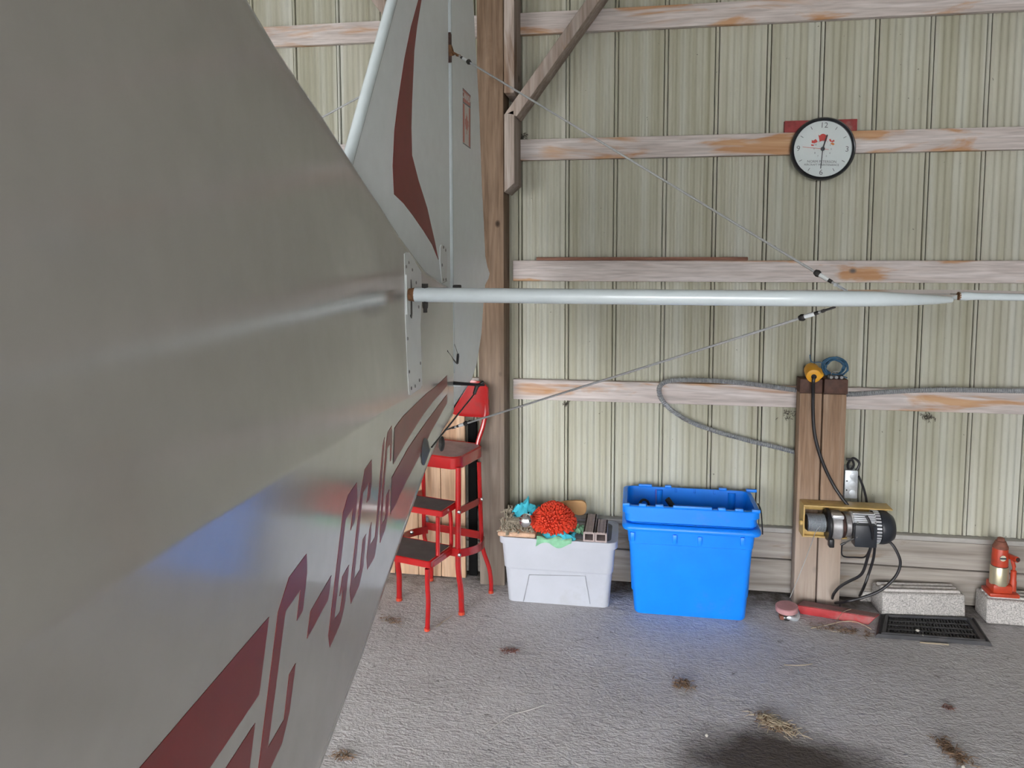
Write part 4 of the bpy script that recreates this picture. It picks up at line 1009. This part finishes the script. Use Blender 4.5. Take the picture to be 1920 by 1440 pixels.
# ---------------------------------------------------------------- wall clock
ck = at(1543, 279, 3.545); CR = 62 / FPX * (ck.dot(FW) - EYE * FW.z) * 1.0
ck = V(ck.x, 3.545, ck.z)
CR = (at(1605, 279, 3.545).x - at(1481, 279, 3.545).x) / 2
clock = thing('wall_clock', V(ck.x, GF, ck.z - CR), 'round white wall clock with black rim hanging on the second board', 'clock')
n_ = V(0, -1, 0)
MB().lathe([(CR * .80, -.033), (CR * .97, -.03), (CR, -.012), (CR * .985, .004), (CR * .95, .010), (CR * .905, .008), (CR * .885, .003), (CR * .878, -.011), (CR * .6, -.013)], ck, n_, 56).build('clock_rim', M['clockrim'], clock, smooth=60)
MB().lathe([(CR * .91, -.012), (CR * .91, -.007)], ck, n_, 48).build('clock_face', M['face'], clock)
MB().lathe([(CR * .884, .0015), (CR * .884, .0025)], ck, n_, 48).build('clock_glass', M['glass'], clock, smooth=0)
yF = ck.y + .0062
def T3(x, z, y=yF, tilt=-.035): # right = +x, up = +z, facing the camera side
    c_, s_ = math.cos(tilt), math.sin(tilt)
    return Matrix(((c_, -s_, 0, ck.x + x * c_ - z * s_), (0, 0, -1, y), (s_, c_, 0, ck.z + x * s_ + z * c_), (0, 0, 0, 1)))
mb = MB()
for s_, a_ in (('12', 90), ('3', 0), ('6', -90), ('9', 180)):
    t_ = math.radians(a_); text_mesh(mb, s_, .034, T3(.74 * CR * math.cos(t_), .74 * CR * math.sin(t_)))
for h in range(12):
    if h % 3:
        t_ = h * PI / 6; m4 = T3(0, 0) @ Matrix.Rotation(t_, 4, 'Z'); mb.box(CR * .70, CR * .80, -.0013, .0013, -.0005, .0005, m4)
mb.build('dial_marks', M['inkgrey'], clock, smooth=0)
mb = MB(); text_mesh(mb, 'NORM PETERSON', .0155, T3(0, -.40 * CR)); text_mesh(mb, 'AIRCRAFT MAINTENANCE', .0125, T3(0, -.50 * CR)); mb.build('dial_lettering', M['inkgrey'], clock, smooth=0)
mb = MB()
for i, s_ in enumerate(('1', '2', '3', '4', '5', '6', '7', '8', '9', '10', '11', '12')):
    t_ = PI / 2 - (i + 1) * PI / 6; text_mesh(mb, s_, .010, T3(.26 * CR * math.cos(t_), .26 * CR * math.sin(t_)))
mb.build('inner_numerals', M['inkgrey'], clock, smooth=0)
def dial_poly(pix, mat, dy=0):
    mb = MB(); mb.prism([V(at(x, y, yF).x, yF - .0004 - dy, at(x, y, yF).z) for x, y in pix], (0, .0006, 0)); mb.build('dial_emblem', mat, clock, smooth=0, tri=True)
zz = lambda L: [(1420 + x / 8, 190 + y / 8) for x, y in L]
dial_poly(zz([(915, 500), (935, 515), (955, 495), (985, 485), (1015, 495), (1035, 512), (1058, 510), (1050, 545), (1035, 600), (985, 590), (935, 605)]), M['logor'])
dial_poly(zz([(815, 580), (840, 590), (875, 565), (905, 600), (895, 615), (855, 630), (815, 625)]), M['logor'])
dial_poly(zz([(805, 645), (850, 650), (845, 668), (810, 668)]), M['logor'])
dial_poly(zz([(1075, 575), (1095, 560), (1115, 595), (1150, 575), (1160, 600), (1130, 612), (1090, 605)]), M['logor'])
dial_poly(zz([(1095, 625), (1130, 615), (1160, 640), (1140, 660), (1115, 650)]), M['logoo'])
def hand(ang, L, wd, mat, back=.15, y=.0016, name='hand'):
    m4 = T3(0, 0, yF - y, -.035) @ Matrix.Rotation(math.radians(90 - ang), 4, 'Z')
    mb = MB(); mb.box(-back * CR, L * CR, -wd, wd, -.0004, .0004, m4); mb.build(name, mat, clock, smooth=0)
hand(14, .46, .0028, M['ink'], .05, .0014, 'hour_hand'); hand(182, .62, .0018, M['ink'], .08, .0022, 'minute_hand'); hand(275, .62, .0008, M['logor'], .18, .003, 'second_hand')
MB().lathe([(.009, 0), (.009, .003), (.004, .005)], V(ck.x, yF, ck.z), n_, 14).build('hub', M['ink'], clock)
# red board behind the clock
xa, xb = at(1471, 236, 3.59).x, at(1607, 236, 3.59).x; z0 = .5312 + EYE + .001
B(xa, xb, 3.586, WY - .008, z0, at(1540, 225, 3.59).z).build('red_board', M['redboard'], bevel=.002, label='short faded red board behind the wall clock', cat='board')
# stick lying on the third girt
xa, xb = at(1006, 484, 3.6).x, at(1402, 484, 3.6).x; z0 = -.045 + EYE + .0005
B(xa, xb, 3.586, 3.604, z0, z0 + .016).build('wooden_stick', M['stick'], bevel=.003, label='long thin reddish stick lying on the wall board', cat='stick')

# ---------------------------------------------------------------- floor things by the winch post
# red wooden beam
f_ = [onz(1499.5, 1152), onz(1628, 1173)]
hB = .040
fa, fb = f_; d_ = (fb - fa).normalized(); nb = V(-d_.y, d_.x, 0)
wB = .062; Lb = (fb - fa).length
rb = thing('red_beam', fa + d_ * Lb / 2 + nb * wB / 2, 'worn red painted wooden beam lying at foot of the winch post', 'beam')
P_ = lambda s_, t_, z: fa + d_ * s_ + nb * t_ + V(0, 0, z)
body = [P_(.004, .002, .001), P_(Lb, .002, .001), P_(Lb + .012, wB * .6, .001), P_(-.004, wB * .8, .001)]
body2 = [P_(-.016, 0, hB), P_(Lb + .028, 0, hB), P_(Lb + .05, wB * .72, hB), P_(.012, wB, hB)]
MB().hexa(body, body2).build('beam_body', M['redbeam'], rb, bevel=.004)
MB().prism([P_(-.008, .005, hB + .0004), P_(Lb + .024, .005, hB + .0004), P_(Lb + .043, wB * .70, hB + .0004), P_(.014, wB - .005, hB + .0004)], (0, 0, .0012)).build('dusty_top', M['redbeamtop'], rb)
# pink wheel with grey ring
c = onz(1480, 1146, .03)
pw = thing('pulley_wheel', V(c.x, c.y, 0), 'faded pink pulley wheel above a grey ring, left of red beam', 'pulley')
cw = at(1475.5, 1130, 3.33)
MB().lathe([(.045, -.012), (.048, -.009), (.048, .009), (.044, .012), (.012, .0125)], V(cw.x, cw.y, .054), (-.06, -.05, 1), 24).build('wheel_disc', M['pink'], pw)
MB().tube([V(c.x + .036 * math.cos(2 * PI * i / 20), c.y + .03 * math.sin(2 * PI * i / 20), .012 + .004 * math.sin(i)) for i in range(20)], .0105, 8, closed=True).build('steel_ring', M['galv'], pw)
MB().tube([V(cw.x, cw.y, .002), V(cw.x, cw.y, .045)], .016, 10).build('hub', M['dark'], pw)
B(cw.x - .03, cw.x + .01, cw.y - .01, cw.y + .03, .001, .02).build('bracket', M['jackrust'], pw, bevel=.004)
# concrete blocks with ridged tops
def block(fl, fr_, tl, tr, back, label):
    a_, b_ = onz(*fl), onz(*fr_); h = .108
    L_ = (b_ - a_); dd = L_.normalized(); nb_ = V(-dd.y, dd.x, 0); w_ = back
    t = thing('concrete_block', a_ + L_ / 2 + nb_ * w_ / 2, label, 'concrete block', 'ridged concrete blocks')
    Q = lambda s_, t_, z: a_ + dd * s_ + nb_ * t_ + V(0, 0, z)
    L_ = L_.length
    MB().hexa([Q(0, .0, .001), Q(L_, .0, .001), Q(L_, w_, .001), Q(0, w_, .001)], [Q(.002, .008, h), Q(L_ - .002, .008, h), Q(L_ - .002, w_, h), Q(.002, w_, h)]).build('block_body', M['block'], t, bevel=.009, seg=3)
    for i in range(3):
        t0_ = .026 + i * (w_ - .03) / 3
        MB().hexa([Q(.012, t0_, h - .004), Q(L_ - .012, t0_, h - .004), Q(L_ - .012, t0_ + .02, h - .004), Q(.012, t0_ + .02, h - .004)], [Q(.016, t0_ + .003, h + .010), Q(L_ - .016, t0_ + .003, h + .010), Q(L_ - .016, t0_ + .016, h + .010), Q(.016, t0_ + .016, h + .010)]).build('top_ridge', M['blocktop'], t, bevel=.003)
    return t
block((1654, 1157.5), (1811, 1162), 0, 0, .125, 'grey concrete block with ridged top, behind the black mat')
block((1849.5, 1170), (2030, 1184), 0, 0, .125, 'grey concrete block carrying the red bottle jack')
p = onz(1626, 1127); B(p.x - .036, p.x + .036, p.y - .01, p.y + .05, 0, .048).build('stone_chip', M['block'], bevel=.006, label='small grey stone between red beam and ridged block', cat='stone')
# black mat
TL, TR, BR, BL = onz(1649, 1157), onz(1828, 1164), onz(1860, 1212), onz(1641, 1196)
mt_ = thing('floor_mat', (TL + TR + BR + BL) / 4, 'black rubber floor mat with raised border and slotted centre', 'mat')
def quad_in(k): c_ = (TL + TR + BR + BL) / 4; return [c_ + (p - c_) * k for p in (BL, BR, TR, TL)]
up_ = lambda L_, z: [V(p.x, p.y, z) for p in L_]
R = [up_(quad_in(1.0), .001), up_(quad_in(.985), .012), up_(quad_in(.95), .017), up_(quad_in(.93), .011), up_(quad_in(.90), .011), up_(quad_in(.885), .02), up_(quad_in(.82), .02), up_(quad_in(.80), .006)]
mb = MB().grid(R, close=True); mb.add(R[0], [(0, 1, 2, 3)]); mb.add(R[-1], [(0, 1, 2, 3)]); mb.build('mat_border', M['rubber'], mt_, smooth=30)
qi = quad_in(.795); bl_, br_, tr_, tl_ = qi
for i in range(4):
    v0, v1 = i / 4 + .02, (i + 1) / 4 - .02
    for j in range(26):
        u0, u1 = j / 26 + .006, (j + 1) / 26 - .010
        pt = lambda u, v: (bl_ * (1 - u) + br_ * u) * (1 - v) + (tl_ * (1 - u) + tr_ * u) * v
        q4 = [pt(u0, v0), pt(u1, v0), pt(u1, v1), pt(u0, v1)]
        MB().hexa(up_(q4, .005), up_(q4, .013)).build('mat_rib', M['rubberin'], mt_, smooth=0)
    pt2 = lambda u, v: (bl_ * (1 - u) + br_ * u) * (1 - v) + (tl_ * (1 - u) + tr_ * u) * v
    if i: MB().hexa(up_([pt2(0, i / 4 - .02), pt2(1, i / 4 - .02), pt2(1, i / 4 + .02), pt2(0, i / 4 + .02)], .005), up_([pt2(0, i / 4 - .02), pt2(1, i / 4 - .02), pt2(1, i / 4 + .02), pt2(0, i / 4 + .02)], .015)).build('mat_bar', M['rubber'], mt_, smooth=0)
p = onz(1720, 1184, .014); MB().ell(p + V(0, 0, .004), (.008, .007, .006), 10, 6, .3, 8, 3).build('pebble', M['pebble'], label='pale pebble lying on the black mat', cat='stone')
p = onz(1730, 1193, .014); MB().ell(p + V(0, 0, .003), (.005, .005, .004), 8, 5, .3, 8, 5).build('pebble', M['pebble'], label='smallest pale chip on the black mat, nearer the front', cat='stone')
# bottle jack on the right block
jb_ = onz(1877, 1110, .118); jc = V(jb_.x - .002, 3.475, .1185)
jk = thing('bottle_jack', jc, 'red bottle jack with gold band standing on the right concrete block', 'jack')
J = lambda px: at(px, 1060, jc.y).x
sc_ = (J(1890) - J(1859)) / 2; cx_ = J(1874); hz_ = lambda y: at(1874, y, jc.y).z
B(J(1851), J(1908), jc.y - .04, jc.y + .05, .1185, .136).build('jack_base', M['jackred'], jk, bevel=.006)
B(J(1858), J(1895), jc.y - .034, jc.y + .044, .134, hz_(1092)).build('jack_base_block', M['jackred'], jk, bevel=.008)
o_ = V(cx_, jc.y, 0)
MB().lathe([(sc_ * 1.08, hz_(1094)), (sc_ * 1.08, hz_(1062)), (sc_ * 1.02, hz_(1060))], o_, (0, 0, 1), 24).build('gold_band', M['brass'], jk)
MB().lathe([(sc_ * 1.0, hz_(1062)), (sc_ * 1.0, hz_(1059))], o_, (0, 0, 1), 24).build('dark_joint', M['dark'], jk)
MB().lathe([(sc_ * .98, hz_(1059)), (sc_ * .99, hz_(1050)), (sc_ * .92, hz_(1028)), (sc_ * .86, hz_(1026))], o_, (0, 0, 1), 24).build('jack_cylinder', M['jackred'], jk)
MB().lathe([(sc_ * .93, hz_(1027)), (sc_ * .93, hz_(1024)), (sc_ * .82, hz_(1021)), (sc_ * .62, hz_(1014)), (sc_ * .48, hz_(1013)), (sc_ * .44, hz_(1009)), (sc_ * .3, hz_(1007.5))], o_, (0, 0, 1), 18).build('jack_ram', M['jackrust'], jk)
lab = at(1880.5, 1047, jc.y - sc_ * .95)
mb = MB().lathe([(.013, 0), (.013, .0012)], V(lab.x, jc.y - sc_ * .99, lab.z), (.12, -1, 0), 20); mb.build('jack_label', M['cream'], jk)
B(lab.x - .0125, lab.x + .0125, jc.y - sc_ * .99 - .003, jc.y - sc_ * .95, lab.z - .004, lab.z + .003).build('label_band', M['ink'], jk)
px_ = J(1899); MB().lathe([(.0135, hz_(1104)), (.0135, hz_(1086)), (.0115, hz_(1084)), (.0115, hz_(1067)), (.006, hz_(1065)), (.006, hz_(1058))], V(px_, jc.y - .01, 0), (0, 0, 1), 14).build('pump_cylinder', M['jackred'], jk)
ps = V(J(1899), jc.y - .035, hz_(1042)); MB().tube([ps + V(-.012, .05, -.004), ps], .0125, 14).build('pump_socket', M['jackred'], jk)
MB().lathe([(.0095, 0), (.0095, .001)], ps + V(.0022, -.0012, .0002), V(.23, -1, .08), 14).build('socket_bore', M['rustdark'], jk)
MB().tube([ps + V(-.006, .03, -.01), V(px_, jc.y - .012, hz_(1060))], .008, 10).build('pump_link', M['jackred'], jk)
# cobwebs and nest dirt clinging to the boards
for x, y, n_c, wd, ll in ((1738, 783, 40, .016, 'dusty nest remains under the lowest long board at right'), (978, 256, 30, .012, 'cobweb clump at left end of the second board'), (1478, 776, 26, .02, 'cobwebs hanging under the lowest long board, left of winch post'), (1062, 757, 20, .008, 'cobweb tuft under the lowest long board near its left end')):
    c = at(x, y, 3.60); m = MB()
    for i in range(n_c):
        p = c + V(random.gauss(0, wd), RV(.006), random.gauss(0, wd * .55)); k = random.uniform(0, 2 * PI); d = V(math.cos(k), 0, math.sin(k)) * random.uniform(.006, .02)
        m.tube([p, p + d * .5 + V(0, RV(.003), 0), p + d], [.0011, .0016, .0008], 4)
    m.build('cobweb', M['nest'], label=ll, cat='cobweb', kind='stuff')
# dead leaf by the post
p = onz(1584, 1121); mb = MB()
rows = [[V(p.x + .03 * u, p.y + .05 + .01 * math.sin(3 * v), .0 + .062 * v * (1 - .4 * abs(u)) ) for u in (-1, -.5, 0, .5, 1)] for v in (0, .25, .5, .75, 1)]
for i, r in enumerate(rows):
    k = math.sin(PI * (.15 + .8 * i / 4)) if i < 4 else .05
    for j, q_ in enumerate(r): q_.x = p.x + .026 * (j - 2) / 2 * k + .006 * i / 4; q_.y += .006 * ((j - 2) ** 2) / 4
mb.grid(rows); mb.grid([[q_ + V(0, .0012, 0) for q_ in r] for r in rows]); mb.build('dead_leaf', M['leaf'], label='curled brown dead leaf leaning at base of winch post', cat='leaf')

# ---------------------------------------------------------------- litter
def straw(name, pix, r, mat, label, z=.003, cat='straw', lift=0):
    P = [onz(x, y, z) for x, y in pix]
    if lift: P = [p + V(0, 0, lift * math.sin(PI * i / (len(P) - 1))) for i, p in enumerate(P)]
    MB().tube(smoothpath(P, 4), r, 5).build(name, mat, label=label, cat=cat)
straw('straw', [(1521, 1178), (1548, 1174), (1575, 1168.5), (1596, 1167), (1615, 1171), (1634, 1180)], .0018, M['straw'], 'long pale straw lying in front of the red beam', .004, lift=.006)
straw('straw', [(1567, 1169), (1573, 1157), (1582, 1147), (1596, 1142)], .0012, M['straw'], 'thin bent straw leaning over the red beam', .044)
straw('straw', [(1549, 1176), (1562, 1184), (1580, 1183), (1588, 1179)], .0012, M['straw'], 'thin curved straw nearest the camera before the red beam')
straw('twig', [(1725, 1204.5), (1750, 1206.5), (1779, 1208.5)], .0026, M['straw'], 'pale wooden stick on floor in front of the mat', cat='twig')
straw('straw', [(818, 1174), (828, 1167), (838, 1161), (848, 1154)], .0014, M['straw'], 'straw on the floor between the stool front feet')
straw('straw', [(818, 1176), (827, 1170), (832, 1163)], .0012, M['straw'], 'shorter straw beside the stool front foot')
straw('straw', [(1470, 1246.5), (1490, 1247.5), (1507, 1247), (1523, 1244.5)], .0016, M['straw'], 'single pale straw lying alone mid floor')
straw('straw', [(908, 1376), (934, 1356), (960, 1340), (990, 1332), (1020, 1322)], .0014, M['scratch'], 'long pale thread lying across the open floor', .002, cat='thread')
def pile(pix0, pix1, wdt, n, mat, label, L=.035, h=.012, fleck=None):
    a_, b_ = onz(*pix0), onz(*pix1); m = MB()
    for i in range(n):
        t_ = random.random(); p = a_.lerp(b_, t_) + V(random.gauss(0, wdt), random.gauss(0, wdt), 0); k = random.uniform(0, 2 * PI)
        d = V(math.cos(k), math.sin(k), RV(.25)).normalized() * random.uniform(.3, 1) * L; p.z = .002 + random.random() * h
        q_ = p + d; q_.z = max(.001, q_.z); m.tube([p, p.lerp(q_, .5) + V(0, 0, .002), q_], [.0012, .0014, .0008], 4)
    m.build('litter_pile', mat, label=label, cat='debris', kind='stuff')
pile((945, 1221), (968, 1224), .010, 60, M['redlitter'], 'small pile of reddish crumbled leaf on open floor', .02, .008)
pile((1272, 1286), (1292, 1290), .013, 110, M['litter'], 'small round tuft of dry grass on open floor', .03, .016)
pile((1425, 1348), (1482, 1374), .014, 220, M['straw'], 'long heap of dry grass beside the dark floor stain', .04, .016)
pile((1425, 1348), (1482, 1374), .016, 140, M['litter'], 'dark dry stalks mixed in the heap beside the floor stain', .035, .010)
pile((1760, 1390), (1812, 1436), .012, 200, M['litter'], 'narrow line of dark twigs at lower right floor', .03, .012)
pile((1770, 1328), (1784, 1330), .006, 30, M['redlitter'], 'tiny reddish crumbs right of the middle floor', .018, .004)
pile((625, 1418), (660, 1422), .010, 60, M['litter'], 'dark crumbs on floor under the fuselage edge', .022, .006)
pile((1530, 1176), (1630, 1190), .018, 90, M['litter'], 'loose dry litter on floor before the red beam', .03, .004)
pile((720, 1160), (748, 1170), .014, 70, M['litter'], 'dark dirt crumbs beside the stool and fuselage', .018, .004)
for x, y, ll in ((1806, 1440, 'white crumb at end of the dark twig line'), (1325, 1381, 'pale crumb left of the dark floor stain')):
    p = onz(x, y, 0); MB().ell(p + V(0, 0, .004), (.006, .005, .005), 8, 5, .3, 8, 2).build('crumb', M['pebble'], label=ll, cat='crumb')
